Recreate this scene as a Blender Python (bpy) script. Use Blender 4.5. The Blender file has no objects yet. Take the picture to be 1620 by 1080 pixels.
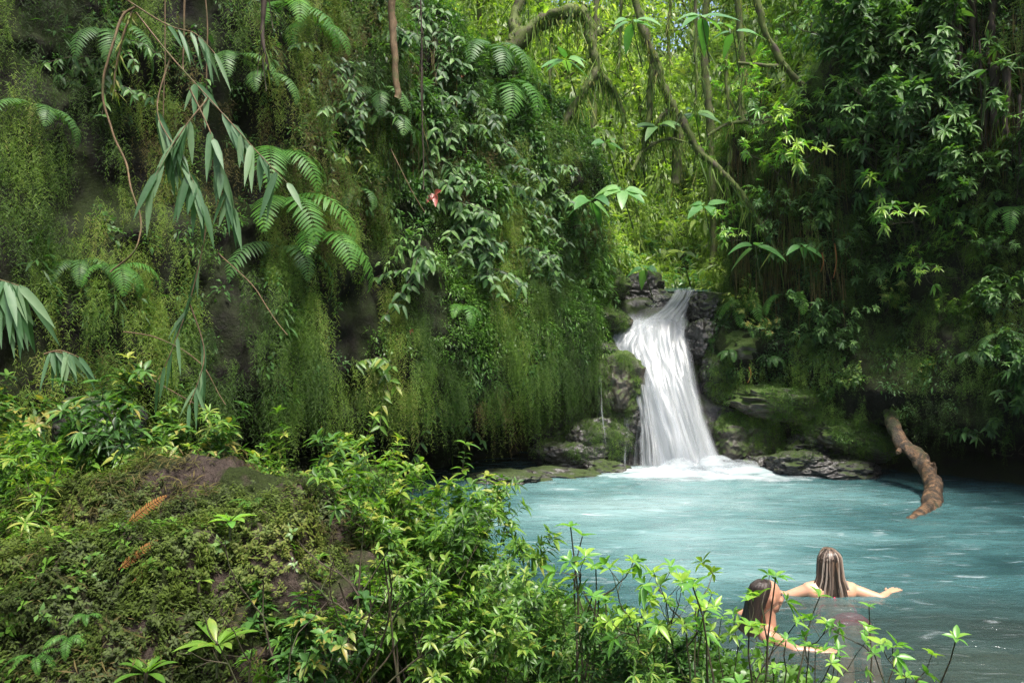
import bpy, math, random
import numpy as np
from mathutils import Vector, Matrix
from mathutils.bvhtree import BVHTree

R = np.random.default_rng(11)
random.seed(5)
PI = math.pi
F = 1260.0          # focal length in photograph pixels
CAMZ = 2.0          # camera height over the pool
sc = bpy.context.scene
col = sc.collection

def at(px, py, Y):
    return np.array([(px-810)/F*Y, Y, CAMZ+(540-py)/F*Y])

# ------------------------------------------------------------------ noise
def _h(ix, iy, iz):
    n = (ix*374761393 + iy*668265263 + iz*2147483647 + 1013904223) & 0xffffffff
    n = ((n ^ (n >> 13))*1274126177) & 0xffffffff
    n = ((n ^ (n >> 16))*2246822519) & 0xffffffff
    return ((n ^ (n >> 15)) & 0xffffff)/float(0xffffff)

def vnoise(p):
    p = np.asarray(p, float)+500.0
    i = np.floor(p).astype(np.int64); f = p-i
    f = f*f*(3-2*f)
    x, y, z = i[..., 0], i[..., 1], i[..., 2]
    fx, fy, fz = f[..., 0], f[..., 1], f[..., 2]
    def L(a, b, t): return a+(b-a)*t
    c00 = L(_h(x, y, z), _h(x+1, y, z), fx); c10 = L(_h(x, y+1, z), _h(x+1, y+1, z), fx)
    c01 = L(_h(x, y, z+1), _h(x+1, y, z+1), fx); c11 = L(_h(x, y+1, z+1), _h(x+1, y+1, z+1), fx)
    return L(L(c00, c10, fy), L(c01, c11, fy), fz)*2-1

def fbm(p, octs=4, s=1.0, seed=0.0):
    p = np.asarray(p, float)*s+seed
    a, t, out = 1.0, 0.0, 0.0
    for _ in range(octs):
        out = out+a*vnoise(p); t += a; a *= .5; p = p*2.03+17.1
    return out/t

def unit(v):
    v = np.asarray(v, float)
    return v/np.maximum(np.linalg.norm(v, axis=-1, keepdims=True), 1e-9)

def sstep(a, b, x):
    t = np.clip((x-a)/(b-a), 0, 1); return t*t*(3-2*t)

# ------------------------------------------------------------------ mesh building
class MB:
    def __init__(s): s.V = []; s.F = []; s.A = []; s.n = 0
    def add(s, V, Fq, A=None):
        V = np.asarray(V, float).reshape(-1, 3); Fq = np.asarray(Fq, np.int64)
        s.V.append(V); s.F.append(Fq+s.n)
        s.A.append(np.full(len(V), .5) if A is None else np.broadcast_to(np.asarray(A, float), (len(V),)))
        s.n += len(V)
    def arrays(s):
        return np.concatenate(s.V), np.concatenate(s.F), np.concatenate(s.A)
    def mesh(s, name, mat, smooth=True):
        V, Fq, A = s.arrays()
        return make_mesh(name, V, Fq, A, mat, smooth)

def make_mesh(name, V, Fq, A, mat, smooth=True, uv=None):
    me = bpy.data.meshes.new(name)
    k = Fq.shape[1]
    me.vertices.add(len(V)); me.vertices.foreach_set('co', np.ascontiguousarray(V, np.float32).ravel())
    me.loops.add(Fq.size); me.loops.foreach_set('vertex_index', np.ascontiguousarray(Fq, np.int32).ravel())
    me.polygons.add(len(Fq))
    me.polygons.foreach_set('loop_start', np.arange(0, Fq.size, k, dtype=np.int32))
    me.polygons.foreach_set('loop_total', np.full(len(Fq), k, np.int32))
    me.polygons.foreach_set('use_smooth', np.full(len(Fq), smooth, bool))
    if A is not None:
        a = me.attributes.new('v', 'FLOAT', 'POINT'); a.data.foreach_set('value', np.ascontiguousarray(A, np.float32))
    if uv is not None:
        l = me.uv_layers.new(name='UVMap'); l.data.foreach_set('uv', np.ascontiguousarray(uv[Fq.ravel()], np.float32).ravel())
    me.update(calc_edges=True)
    if mat: me.materials.append(mat)
    return me

def obj(name, me, parent=None, loc=None, **kw):
    o = bpy.data.objects.new(name, me); col.objects.link(o)
    if parent: o.parent = parent
    if loc is not None: o.location = loc
    for k, v in kw.items(): o[k] = v
    return o

def thing(name, label, cat, loc=(0, 0, 0), rz=0.0, group=None, scale=1.0, rot=None):
    o = bpy.data.objects.new(name, None); col.objects.link(o)
    o.empty_display_size = .05
    o.location = loc; o.rotation_euler = rot if rot else (0, 0, rz); o.scale = (scale,)*3
    o['label'] = label; o['category'] = cat
    if group: o['group'] = group
    return o

def dup(root, loc, rz, label, scale=1.0, group=None, rot=None):
    r = root.copy(); col.objects.link(r); r.location = loc; r.rotation_euler = rot if rot else (0, 0, rz)
    r.scale = (scale,)*3; r['label'] = label
    if group: r['group'] = group
    for ch in list(root.children):
        c = ch.copy(); col.objects.link(c); c.parent = r
    return r

PROF = {
    'lance': lambda t: np.sin(PI*np.clip(t, 0, 1)**.75)**.9,
    'ovate': lambda t: np.sin(PI*np.clip(t, 0, 1)**.62)**.7,
    'strap': lambda t: np.minimum(1, np.minimum(t*5+.25, (1-t)*2.2))**.8,
    'obov': lambda t: np.sin(PI*np.clip(t, 0, 1)**1.25)**.8,
}
def leaves(mb, P, D, N, L, W, droop=.3, fold=.25, prof='lance', rows=4, flat=False, A=None, wav=0.0):
    P = np.asarray(P, float).reshape(-1, 3); n = len(P)
    if n == 0: return
    D = unit(np.broadcast_to(D, (n, 3))); N = np.broadcast_to(np.asarray(N, float), (n, 3))
    S = unit(np.cross(D, N)+1e-6); N = unit(np.cross(S, D))
    L = np.broadcast_to(L, (n,)).astype(float); W = np.broadcast_to(W, (n,)).astype(float)
    droop = np.broadcast_to(droop, (n,)).astype(float)
    t = np.linspace(0, 1, rows+1); w = PROF[prof](t); w[-1] = max(w[-1], .02); w[0] = max(w[0], .06)
    T = t[None, :, None]
    C = P[:, None]+D[:, None]*(L[:, None, None]*T)
    C = C+np.array([0, 0, -1.])*(droop*L)[:, None, None]*T**2
    if wav: C = C+N[:, None]*(np.sin(T*6.5+R.random((n, 1, 1))*6)*wav*L[:, None, None]*T)
    half = (W[:, None]*w[None]/2)[..., None]
    Lf = C-S[:, None]*half+N[:, None]*half*fold*2
    Rt = C+S[:, None]*half+N[:, None]*half*fold*2
    if flat: V = np.stack([Lf, Rt], 2); c = 2
    else: V = np.stack([Lf, C, Rt], 2); c = 3
    m = (rows+1)*c
    base = []
    for r in range(rows):
        for k in range(c-1):
            base.append([r*c+k, r*c+k+1, (r+1)*c+k+1, (r+1)*c+k])
    Fq = (np.array(base)[None]+np.arange(n)[:, None, None]*m).reshape(-1, 4)
    if A is None: A = R.random(n)
    mb.add(V.reshape(-1, 3), Fq, np.repeat(np.broadcast_to(A, (n,)), m))

def tube(mb, pts, rad, sides=6, rough=0.0, A=.5, res=0):
    pts = np.asarray(pts, float)
    rad = np.broadcast_to(rad, (len(pts),)).astype(float)
    if res:
        pts, rad = smooth_path(pts, rad, res)
    n = len(pts)
    T = unit(np.gradient(pts, axis=0))
    up = np.array([.13, .21, 1.]) if abs(T[0, 2]) < .9 else np.array([1., .1, .05])
    U = unit(np.cross(T, up)); W = np.cross(T, U)
    a = np.linspace(0, 2*PI, sides, endpoint=False)
    ring = U[:, None]*np.cos(a)[None, :, None]+W[:, None]*np.sin(a)[None, :, None]
    rr = rad[:, None]*np.ones((1, sides))
    if rough:
        rr = rr*(1+rough*fbm(pts[:, None]+ring*rad[:, None, None], 3, 9.0))
    V = pts[:, None]+ring*rr[..., None]
    i = np.arange(n-1)[:, None]; j = np.arange(sides)[None]
    Fq = np.stack([i*sides+j, i*sides+(j+1) % sides, (i+1)*sides+(j+1) % sides, (i+1)*sides+j], -1).reshape(-1, 4)
    V = V.reshape(-1, 3)
    c0 = len(V); V = np.concatenate([V, pts[:1], pts[-1:]])
    jj = np.arange(sides)
    e0 = np.stack([jj, jj, (jj+1) % sides, np.full(sides, c0)], -1)[:, [1, 2, 3, 3]]
    b = (n-1)*sides
    e1 = np.stack([b+(jj+1) % sides, b+jj, np.full(sides, c0+1), np.full(sides, c0+1)], -1)
    # caps as quads with a pinched corner
    V = np.concatenate([V, pts[:1]+1e-5, pts[-1:]+1e-5])
    e0[:, 3] = c0+2; e1[:, 3] = c0+3
    mb.add(V, np.concatenate([Fq, e0, e1]), A)

def smooth_path(pts, rad, k):
    n = len(pts)
    t = np.arange(n); tt = np.linspace(0, n-1, (n-1)*k+1)
    out = np.stack([np.interp(tt, t, pts[:, c]) for c in range(3)], 1); r = np.interp(tt, t, rad)
    for _ in range(k):
        out[1:-1] = (out[:-2]+2*out[1:-1]+out[2:])/4
    return out, r

def merge_inst(mb, tmpl, P, M, S, A):
    V, Fq, A0 = tmpl
    n = len(P); m = len(V)
    W = np.einsum('nij,mj->nmi', M, V)*np.reshape(S, (n, 1, -1))+P[:, None]
    Fq2 = (Fq[None]+np.arange(n)[:, None, None]*m).reshape(-1, Fq.shape[1])
    mb.add(W.reshape(-1, 3), Fq2, np.clip(A0[None]*.35+np.reshape(A, (n, 1))*.65+0*A0[None], 0, 1).ravel())

def frame_z(Nrm, jitter=.5):
    """matrices with +X along the horizontal part of the normal, +Z up"""
    a = np.arctan2(Nrm[:, 1], Nrm[:, 0])+R.normal(0, jitter, len(Nrm))
    c, s = np.cos(a), np.sin(a); z = np.zeros_like(a); o = np.ones_like(a)
    return np.stack([np.stack([c, -s, z], -1), np.stack([s, c, z], -1), np.stack([z, z, o], -1)], 1)

def frame_n(Nrm, spin=True):
    """matrices with +Z along the normal"""
    Z = unit(Nrm); t = R.normal(0, 1, Z.shape); X = unit(np.cross(t, Z)); Y = np.cross(Z, X)
    return np.stack([X, Y, Z], -1)

# ------------------------------------------------------------------ materials
def newmat(name):
    m = bpy.data.materials.new(name); m.use_nodes = True
    nt = m.node_tree; nt.nodes.clear()
    return m, nt
def nd(nt, t, **kw):
    n = nt.nodes.new(t)
    for k, v in kw.items():
        if k.startswith('i_'):
            key = k[2:].replace('_', ' ')
            n.inputs[key].default_value = v
        else: setattr(n, k, v)
    return n
def ramp(nt, fac, stops):
    r = nd(nt, 'ShaderNodeValToRGB'); cr = r.color_ramp
    while len(cr.elements) < len(stops): cr.elements.new(.5)
    for e, (p, c) in zip(cr.elements, stops):
        e.position = p; e.color = (*c, 1) if len(c) == 3 else c
    nt.links.new(fac, r.inputs[0]); return r.outputs[0]
def math_(nt, op, a, b=None, c=None, clamp=False):
    n = nd(nt, 'ShaderNodeMath', operation=op, use_clamp=clamp)
    for i, x in enumerate((a, b, c)):
        if x is None: continue
        if isinstance(x, (int, float)): n.inputs[i].default_value = x
        else: nt.links.new(x, n.inputs[i])
    return n.outputs[0]
def mixc(nt, f, a, b, mode='MIX'):
    n = nd(nt, 'ShaderNodeMix', data_type='RGBA', blend_type=mode)
    for i, x in ((0, f), (6, a), (7, b)):
        if isinstance(x, (int, float)): n.inputs[i].default_value = x
        elif isinstance(x, tuple): n.inputs[i].default_value = (*x, 1) if len(x) == 3 else x
        else: nt.links.new(x, n.inputs[i])
    return n.outputs[2]
def noise(nt, scale, detail=4, rough=.5, coord=None, vec_scale=None, dist=0.0):
    n = nd(nt, 'ShaderNodeTexNoise'); n.inputs['Scale'].default_value = scale
    n.inputs['Detail'].default_value = detail; n.inputs['Roughness'].default_value = rough; n.inputs['Distortion'].default_value = dist
    if coord is None:
        coord = nd(nt, 'ShaderNodeNewGeometry').outputs['Position']
    if vec_scale:
        mp = nd(nt, 'ShaderNodeMapping'); mp.inputs['Scale'].default_value = vec_scale
        nt.links.new(coord, mp.inputs[0]); coord = mp.outputs[0]
    nt.links.new(coord, n.inputs['Vector']); return n.outputs[0]

def leafmat(name, stops, rough=.4, transl=.35, spec=.5, tcol=(1.5, 1.7, .6)):
    m, nt = newmat(name); L = nt.links.new
    at_ = nd(nt, 'ShaderNodeAttribute', attribute_name='v')
    oi = nd(nt, 'ShaderNodeObjectInfo')
    v = math_(nt, 'ADD', at_.outputs['Fac'], math_(nt, 'MULTIPLY', math_(nt, 'SUBTRACT', oi.outputs['Random'], .5), .25), clamp=True)
    v = math_(nt, 'ADD', v, math_(nt, 'MULTIPLY', math_(nt, 'SUBTRACT', noise(nt, 25, 2), .5), .35), clamp=True)
    c = ramp(nt, v, stops)
    p = nd(nt, 'ShaderNodeBsdfPrincipled'); L(c, p.inputs['Base Color'])
    p.inputs['Roughness'].default_value = rough; p.inputs['Specular IOR Level'].default_value = spec
    tr = nd(nt, 'ShaderNodeBsdfTranslucent'); L(mixc(nt, 1.0, c, tuple(tcol), 'MULTIPLY'), tr.inputs['Color'])
    mx = nd(nt, 'ShaderNodeMixShader'); mx.inputs[0].default_value = transl
    L(p.outputs[0], mx.inputs[1]); L(tr.outputs[0], mx.inputs[2])
    o = nd(nt, 'ShaderNodeOutputMaterial'); L(mx.outputs[0], o.inputs[0])
    return m

def barkmat(name, c1, c2, mossc=None, mossamt=.5, rough=.8):
    m, nt = newmat(name); L = nt.links.new
    p = nd(nt, 'ShaderNodeBsdfPrincipled'); p.inputs['Roughness'].default_value = rough
    n1 = noise(nt, 30, 5, .65, vec_scale=(1, 1, .35)); c = ramp(nt, n1, [(.3, c1), (.7, c2)])
    if mossc:
        n2 = noise(nt, 7, 4, .6); f = ramp(nt, n2, [(mossamt-.12, (0, 0, 0)), (mossamt+.1, (1, 1, 1))])
        mo = ramp(nt, noise(nt, 60, 3), [(.3, tuple(x*.5 for x in mossc)), (.7, mossc)])
        c = mixc(nt, f, mo, c)
    L(c, p.inputs['Base Color'])
    b = nd(nt, 'ShaderNodeBump'); b.inputs['Strength'].default_value = .8; b.inputs['Distance'].default_value = .012
    L(n1, b.inputs['Height']); L(b.outputs[0], p.inputs['Normal'])
    o = nd(nt, 'ShaderNodeOutputMaterial'); L(p.outputs[0], o.inputs[0]); return m

def rockmat(name, c1, c2, moss=(.03, .05, .008), mlo=.35, mhi=.6, rough=.35, tilt=.9, bump=.03):
    """wet rock; moss by a patchy noise and on upward faces"""
    m, nt = newmat(name); L = nt.links.new
    p = nd(nt, 'ShaderNodeBsdfPrincipled'); p.inputs['Specular IOR Level'].default_value = .2 if rough > .55 else .5
    n1 = noise(nt, 5, 8, .68); n3 = noise(nt, 34, 5, .6)
    c = ramp(nt, n1, [(.3, c1), (.52, tuple((a+b)/2 for a, b in zip(c1, c2))), (.72, c2)])
    c = mixc(nt, .35, c, ramp(nt, n3, [(.3, tuple(.4*a for a in c1)), (.7, c2)]))
    g = nd(nt, 'ShaderNodeNewGeometry'); sx = nd(nt, 'ShaderNodeSeparateXYZ'); L(g.outputs['Normal'], sx.inputs[0])
    n2 = noise(nt, 2.3, 6, .62)
    f = math_(nt, 'ADD', n2, math_(nt, 'MULTIPLY', sx.outputs[2], .22*tilt))
    f = ramp(nt, f, [(mlo, (0, 0, 0)), (mhi, (1, 1, 1))])
    mo = ramp(nt, noise(nt, 70, 4, .7), [(.25, tuple(x*.35 for x in moss)), (.5, moss), (.8, tuple(min(1, x*1.7) for x in moss))])
    c = mixc(nt, f, c, mo); L(c, p.inputs['Base Color'])
    rr = nd(nt, 'ShaderNodeMapRange'); L(f, rr.inputs[0]); rr.inputs[3].default_value = rough; rr.inputs[4].default_value = .9
    L(rr.outputs[0], p.inputs['Roughness'])
    b = nd(nt, 'ShaderNodeBump'); b.inputs['Strength'].default_value = .9; b.inputs['Distance'].default_value = bump
    hh = math_(nt, 'ADD', n1, math_(nt, 'MULTIPLY', n3, .35)); L(hh, b.inputs['Height']); L(b.outputs[0], p.inputs['Normal'])
    o = nd(nt, 'ShaderNodeOutputMaterial'); L(p.outputs[0], o.inputs[0]); return m

M = {}
M['shrub'] = leafmat('shrub leaf', [(0, (.025, .07, .012)), (.45, (.075, .175, .024)), (.8, (.15, .28, .04)), (1, (.3, .33, .07))], .38, .38, .45)
M['shrubb'] = leafmat('bluish shrub leaf', [(0, (.02, .055, .014)), (.5, (.05, .13, .03)), (.9, (.1, .22, .045)), (1, (.28, .24, .06))], .4, .35, .45)
M['twigleaf'] = leafmat('young leaf', [(0, (.08, .2, .04)), (.6, (.14, .34, .06)), (1, (.3, .45, .06))], .32, .4)
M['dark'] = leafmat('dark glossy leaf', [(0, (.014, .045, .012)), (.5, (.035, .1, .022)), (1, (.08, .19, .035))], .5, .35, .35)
M['creep'] = leafmat('creeper leaf', [(0, (.025, .065, .022)), (.5, (.06, .145, .04)), (1, (.13, .25, .06))], .48, .32, .35)
M['moss'] = leafmat('moss strand', [(0, (.012, .024, .006)), (.25, (.034, .075, .014)), (.5, (.08, .155, .024)), (.8, (.18, .28, .045)), (1, (.25, .24, .07))], .6, .45, .3)
M['mossm'] = leafmat('mound moss sprig', [(0, (.012, .016, .006)), (.4, (.038, .058, .012)), (.75, (.1, .15, .022)), (1, (.19, .2, .05))], .6, .4, .3)
M['browns'] = leafmat('dry moss strand', [(0, (.03, .035, .012)), (.5, (.09, .08, .025)), (1, (.16, .12, .05))], .7, .35, .2)
M['fern'] = leafmat('fern frond', [(0, (.035, .1, .02)), (.5, (.07, .19, .035)), (1, (.15, .32, .05))], .5, .38, .3)
M['bamboo'] = leafmat('bamboo leaf', [(0, (.035, .1, .03)), (.5, (.08, .17, .08)), (1, (.17, .27, .14))], .5, .32, .35)
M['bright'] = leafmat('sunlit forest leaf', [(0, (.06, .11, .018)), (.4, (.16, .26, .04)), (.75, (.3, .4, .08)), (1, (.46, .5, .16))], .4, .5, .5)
M['broad'] = leafmat('broad pale leaf', [(0, (.05, .15, .04)), (.5, (.1, .25, .07)), (1, (.17, .33, .1))], .35, .3, .55)
M['red'] = leafmat('red leaf', [(0, (.25, .04, .03)), (1, (.45, .12, .09))], .4, .3, .5, (1.3, .6, .5))
M['deadfern'] = leafmat('dead frond', [(0, (.12, .05, .015)), (1, (.32, .15, .04))], .7, .25, .3, (1.2, .8, .5))
M['stem'] = barkmat('twig bark', (.025, .018, .012), (.07, .055, .03), (.05, .08, .02), .42)
M['gstem'] = barkmat('green stem', (.05, .07, .02), (.1, .15, .04))
M['liana'] = barkmat('liana bark', (.07, .045, .02), (.18, .12, .06), (.07, .1, .02), .4)
M['bark'] = barkmat('mossy bark', (.03, .022, .014), (.09, .07, .045), (.1, .14, .02), .58)
M['root'] = barkmat('root bark', (.02, .014, .01), (.06, .04, .025))
M['rock'] = rockmat('wet rock', (.012, .012, .012), (.06, .055, .05), mlo=.58, mhi=.7, rough=.25)
M['mossrock'] = rockmat('mossy wet rock', (.018, .016, .013), (.1, .085, .065), (.045, .08, .01), mlo=.46, mhi=.6, rough=.35)
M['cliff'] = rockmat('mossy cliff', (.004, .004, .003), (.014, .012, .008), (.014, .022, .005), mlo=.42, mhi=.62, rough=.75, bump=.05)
M['soil'] = rockmat('forest floor', (.012, .009, .006), (.05, .035, .02), (.035, .055, .01), mlo=.4, mhi=.6, rough=.8)
M['mound'] = rockmat('mound earth', (.012, .009, .007), (.085, .062, .05), (.02, .03, .006), mlo=.6, mhi=.68, rough=.56, bump=.07)
M['bed'] = rockmat('pool bed', (.05, .05, .028), (.16, .155, .085), (.09, .1, .05), mlo=.55, mhi=.7, rough=.6)

# ------------------------------------------------------------------ plan of the gorge
def dense(pts, n=400):
    pts = np.asarray(pts, float)
    for _ in range(4):
        q = np.empty((len(pts)*2-2, 2)); q[0::2] = .75*pts[:-1]+.25*pts[1:]; q[1::2] = .25*pts[:-1]+.75*pts[1:]
        pts = np.concatenate([pts[:1], q, pts[-1:]])
    d = np.r_[0, np.cumsum(np.linalg.norm(np.diff(pts, axis=0), axis=1))]
    t = np.linspace(0, d[-1], n)
    return np.stack([np.interp(t, d, pts[:, 0]), np.interp(t, d, pts[:, 1])], 1), d[-1]
LC, LL = dense([(-9, -4), (-7.6, 2), (-5.6, 6.2), (-3.6, 8.5), (-1.7, 10.3), (-.3, 11.7), (.75, 12.6), (1.25, 13.3), (1.5, 14.3)])
RC, RL = dense([(3.55, 14.4), (3.3, 13.5), (3.75, 12.75), (4.7, 12.3), (5.8, 11.7), (6.8, 10.7), (8.0, 8.5), (9.0, 4), (9.5, -4)])

def xc(y): return 3.1+.2*(y-14.5)
def valley(x, y):
    x = np.asarray(x, float); y = np.asarray(y, float)
    d = x-xc(y)
    z = 2.75+.10*(y-14.5)+.75*np.maximum(0, y-18)
    z = z+np.where(d < 0, 1.1*np.maximum(0, -d-.8), 2.1*np.maximum(0, d-.8))
    z = np.where(z > 9, 9+(z-9)*.45, z)
    p = np.stack([x, y, 0*x], -1)
    z = z+fbm(p, 4, .45, 3)*.7*sstep(.4, 2.5, np.abs(d))+fbm(p, 3, 1.7, 9)*.12
    return np.minimum(z, 40)
POLY = np.concatenate([LC, RC, [(9.5, -12), (-9, -12)]])
def pool_dist(x, y):
    """positive outside the gorge polygon (rock side)"""
    x = np.ravel(x); y = np.ravel(y)
    A = POLY; B = np.roll(POLY, -1, 0)
    best = np.full(len(x), 1e9); ins = np.zeros(len(x), bool)
    for a, b in zip(A[::2], np.roll(A[::2], -1, 0)):
        e = b-a; l2 = max((e**2).sum(), 1e-9)
        t = np.clip(((x-a[0])*e[0]+(y-a[1])*e[1])/l2, 0, 1)
        best = np.minimum(best, (x-a[0]-t*e[0])**2+(y-a[1]-t*e[1])**2)
        c = (a[1] > y) != (b[1] > y)
        with np.errstate(divide='ignore', invalid='ignore'):
            xi = (b[0]-a[0])*(y-a[1])/(b[1]-a[1]+1e-12)+a[0]
        ins ^= c & (x < xi)
    d = np.sqrt(best); return np.where(ins, -d, d)
EY = [-12, 1, 2, 3, 4, 5, 6, 8, 10.4, 11.3, 14]; EX = [7, 3.4, 2.7, 1.9, 1.05, .25, -.5, -1.4, -1.7, -3.2, -4]
def terrain(x, y):
    sh = np.shape(x); x = np.ravel(np.asarray(x, float)); y = np.ravel(np.asarray(y, float))
    d = pool_dist(x, y); p = np.stack([x, y, 0*x], -1)
    bed = -1.0+.25*fbm(p, 3, .8, 5)
    e = np.interp(y, EY, EX)
    bank = np.clip(.42-1.1*(x-e), -2, .42)+np.clip((-x-.6)*.2, 0, .35)*sstep(9, 6, y)
    shal = np.clip(-.12-.35*(x-e), -1, -.12)
    inner = np.maximum(np.maximum(bed, shal), bank)+.05*fbm(p, 3, 2.5, 8)
    out = valley(x, y)
    t = sstep(1.55, 2.0, d)
    return (inner*(1-t)+out*t).reshape(sh)

def axis(lo, a, b, hi, step):
    fine = np.arange(a, b+1e-6, step)
    l = a-np.cumsum(step*1.22**np.arange(1, 60)); l = l[l > lo]
    h = b+np.cumsum(step*1.22**np.arange(1, 60)); h = h[h < hi]
    return np.concatenate([[lo], l[::-1], fine, h, [hi]])
def grid_faces(ni, nj):
    i = np.arange(ni-1)[:, None]; j = np.arange(nj-1)[None]
    return np.stack([i*nj+j, i*nj+j+1, (i+1)*nj+j+1, (i+1)*nj+j], -1).reshape(-1, 4)
xs = axis(-500, -11, 14, 500, .16); ys = axis(-500, -3, 34, 900, .16)
X, Y_ = np.meshgrid(xs, ys, indexing='ij')
Z = terrain(X, Y_)
TV = np.stack([X, Y_, Z], -1).reshape(-1, 3); TF = grid_faces(len(xs), len(ys))[:, ::-1]
obj('terrain', make_mesh('terrain', TV, TF, None, M['soil']), kind='structure', label='steep forest floor and earth banks around the pool', category='terrain')

class Cliff:
    def __init__(s, C, side):
        s.C = C; T = unit(np.gradient(C, axis=0)); s.N = np.stack([T[:, 1], -T[:, 0]], 1)
        q = C-s.N*1.8; zt = valley(q[:, 0], q[:, 1])
        k = np.ones(25)/25; zt = np.convolve(np.pad(zt, 12, 'edge'), k, 'valid')
        s.zt = zt+.1; s.side = side; s.u = np.linspace(0, 1, len(C))
    def pt(s, u, t):
        u = np.asarray(u, float); t = np.asarray(t, float)
        x = np.interp(u, s.u, s.C[:, 0]); y = np.interp(u, s.u, s.C[:, 1])
        nx = np.interp(u, s.u, s.N[:, 0]); ny = np.interp(u, s.u, s.N[:, 1]); zt = np.interp(u, s.u, s.zt)
        tt = np.minimum(t, 1); z = -1.2+(zt+1.2)*tt
        if s.side == 'L':
            off = np.interp(z, [-1.2, -.2, .25, .7, 1.05, 1.5, 2.3, 3.5, 6, 10], [-.9, -1.0, -1.25, -1.1, .1, .38, .35, .1, -.25, -.6])
        else:
            off = np.interp(z, [-1.2, -.1, .3, .55, .85, 1.3, 1.9, 2.6, 3.5, 6, 10], [-.3, -.5, -1.0, -.8, .2, .3, .05, -.35, -.3, -.2, -.4])
        over = np.maximum(t-1, 0)
        rnd = sstep(.82, 1, tt)
        off = off-.35*rnd-over*9
        z = z+over*1.0
        p = np.stack([x, y, z], -1)
        amp = 1-.8*sstep(0, .1, over)
        n = fbm(p, 5, .55, 21)*.55+fbm(p*[1, 1, .45], 4, 2.2, 4)*.16+(.5-np.abs(fbm(p*[1, 1, .8], 3, 1.1, 51))*2.4)*.26*sstep(.9, 1.3, z)
        strata = np.abs(fbm(p*[.4, .4, 2.6], 4, 1.5, 30))*.22*sstep(1.3, .4, z)
        off = off+(n-strata)*amp
        return np.stack([x+nx*off, y+ny*off, z], -1)
    def normal(s, u, t, e=.004):
        a = s.pt(u+e, t)-s.pt(u-e, t); b = s.pt(u, t+e)-s.pt(u, t-e)
        return unit(np.cross(b, a))
    def build(s, name, nu, ntt, label):
        u = np.linspace(0, 1, nu); t = np.concatenate([np.linspace(0, 1, ntt), np.linspace(1.02, 1.3, 14)])
        U, T = np.meshgrid(u, t, indexing='ij'); V = s.pt(U, T).reshape(-1, 3); Fq = grid_faces(nu, len(t))
        o = obj(name, make_mesh(name, V, Fq, None, M['cliff']), kind='structure', label=label, category='cliff')
        s.V, s.Fq = V, Fq
        return o
CL = Cliff(LC, 'L'); CR = Cliff(RC, 'R')
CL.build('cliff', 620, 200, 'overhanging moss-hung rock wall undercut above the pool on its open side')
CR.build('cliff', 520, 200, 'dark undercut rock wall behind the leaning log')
nrm_test = CL.normal(np.array([.6]), np.array([.5]))
SGN_L = 1.0 if nrm_test[0] @ np.array([.7, -.7, 0]) > 0 else -1.0
nrm_test = CR.normal(np.array([.4]), np.array([.5]))
SGN_R = 1.0 if nrm_test[0] @ np.array([-.5, -.8, 0]) > 0 else -1.0
_bv = np.concatenate([CL.V, CR.V, TV]); _bf = np.concatenate([CL.Fq, CR.Fq+len(CL.V), TF+len(CL.V)+len(CR.V)])
BVH = BVHTree.FromPolygons(_bv.tolist(), _bf.tolist())
def hit(px, py):
    """where the ground or rock lies in a given direction: point, horizontal-ish normal"""
    d = Vector(at(px, py, 1.0)-np.array([0, 0, CAMZ])).normalized()
    h = BVH.ray_cast(Vector((0, 0, CAMZ)), d)
    if h[0] is None: return np.array(at(px, py, 14)), np.array([0, -1, .3])
    n = h[1] if h[1].dot(d) < 0 else -h[1]
    return np.array(h[0]), np.array(n)

def inview(P, m=.25):
    y = np.maximum(P[:, 1], .1); a = np.abs(P[:, 0]/y); b = np.abs((P[:, 2]-CAMZ)/y)
    return (P[:, 1] > 1) & (a < 810/F+m) & (b < 540/F+m)

# ------------------------------------------------------------------ templates
def t_strand_tuft(seed, n=9, L=.4, ll=.046, w=.017, out=.12):
    rs = np.random.default_rng(seed); P, D, N, LL_, A = [], [], [], [], []
    for k in range(n):
        l = L*rs.uniform(.35, 1.1); o = np.array([rs.uniform(-.02, out), rs.normal(0, .07), rs.normal(0, .06)])
        m = max(4, int(l/.034)); t = np.linspace(0, 1, m)
        ox = out*rs.uniform(.3, 1.2); sw = rs.normal(0, .06)
        path = o+np.stack([ox*np.sqrt(t)*.9, sw*t, -l*t**1.15+.03*np.sin(t*3)], 1)
        ax = unit(np.array([rs.normal(0, .8), 1, rs.normal(0, .2)]))
        for s in (-1, 1):
            d = unit(ax*s+np.array([.15, 0, -.75])+rs.normal(0, .42, (m, 3)))
            P.append(path+rs.normal(0, .009, (m, 3))); D.append(d); N.append(np.tile([1., 0, .4], (m, 1))+rs.normal(0, .35, (m, 3)))
            LL_.append(ll*(1.25-.75*t)*rs.uniform(.7, 1.3, m)); A.append(np.clip(rs.uniform(.2, .8)+.25*t+rs.normal(0, .1, m), 0, 1))
    mb = MB(); leaves(mb, np.concatenate(P), np.concatenate(D), np.concatenate(N), np.concatenate(LL_), w, .2, 0, 'strap', 1, True, np.concatenate(A))
    return mb.arrays()
def t_leaf_clump(seed, n=40, r=.16, L=.07, W=.03, prof='lance', rows=2, down=.3, flat=True):
    rs = np.random.default_rng(seed)
    d = unit(rs.normal(0, 1, (n, 3))+[.9, 0, .35]); P = d*r*rs.uniform(.3, 1, (n, 1))
    D = unit(d+rs.normal(0, .5, (n, 3))+[0, 0, -down]); N = unit(np.array([.35, 0, 1.])+rs.normal(0, .35, (n, 3)))
    mb = MB(); leaves(mb, P, D, N, L*rs.uniform(.6, 1.25, n), W*rs.uniform(.7, 1.2, n), .35, .2, prof, rows, flat, rs.random(n))
    return mb.arrays()
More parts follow.
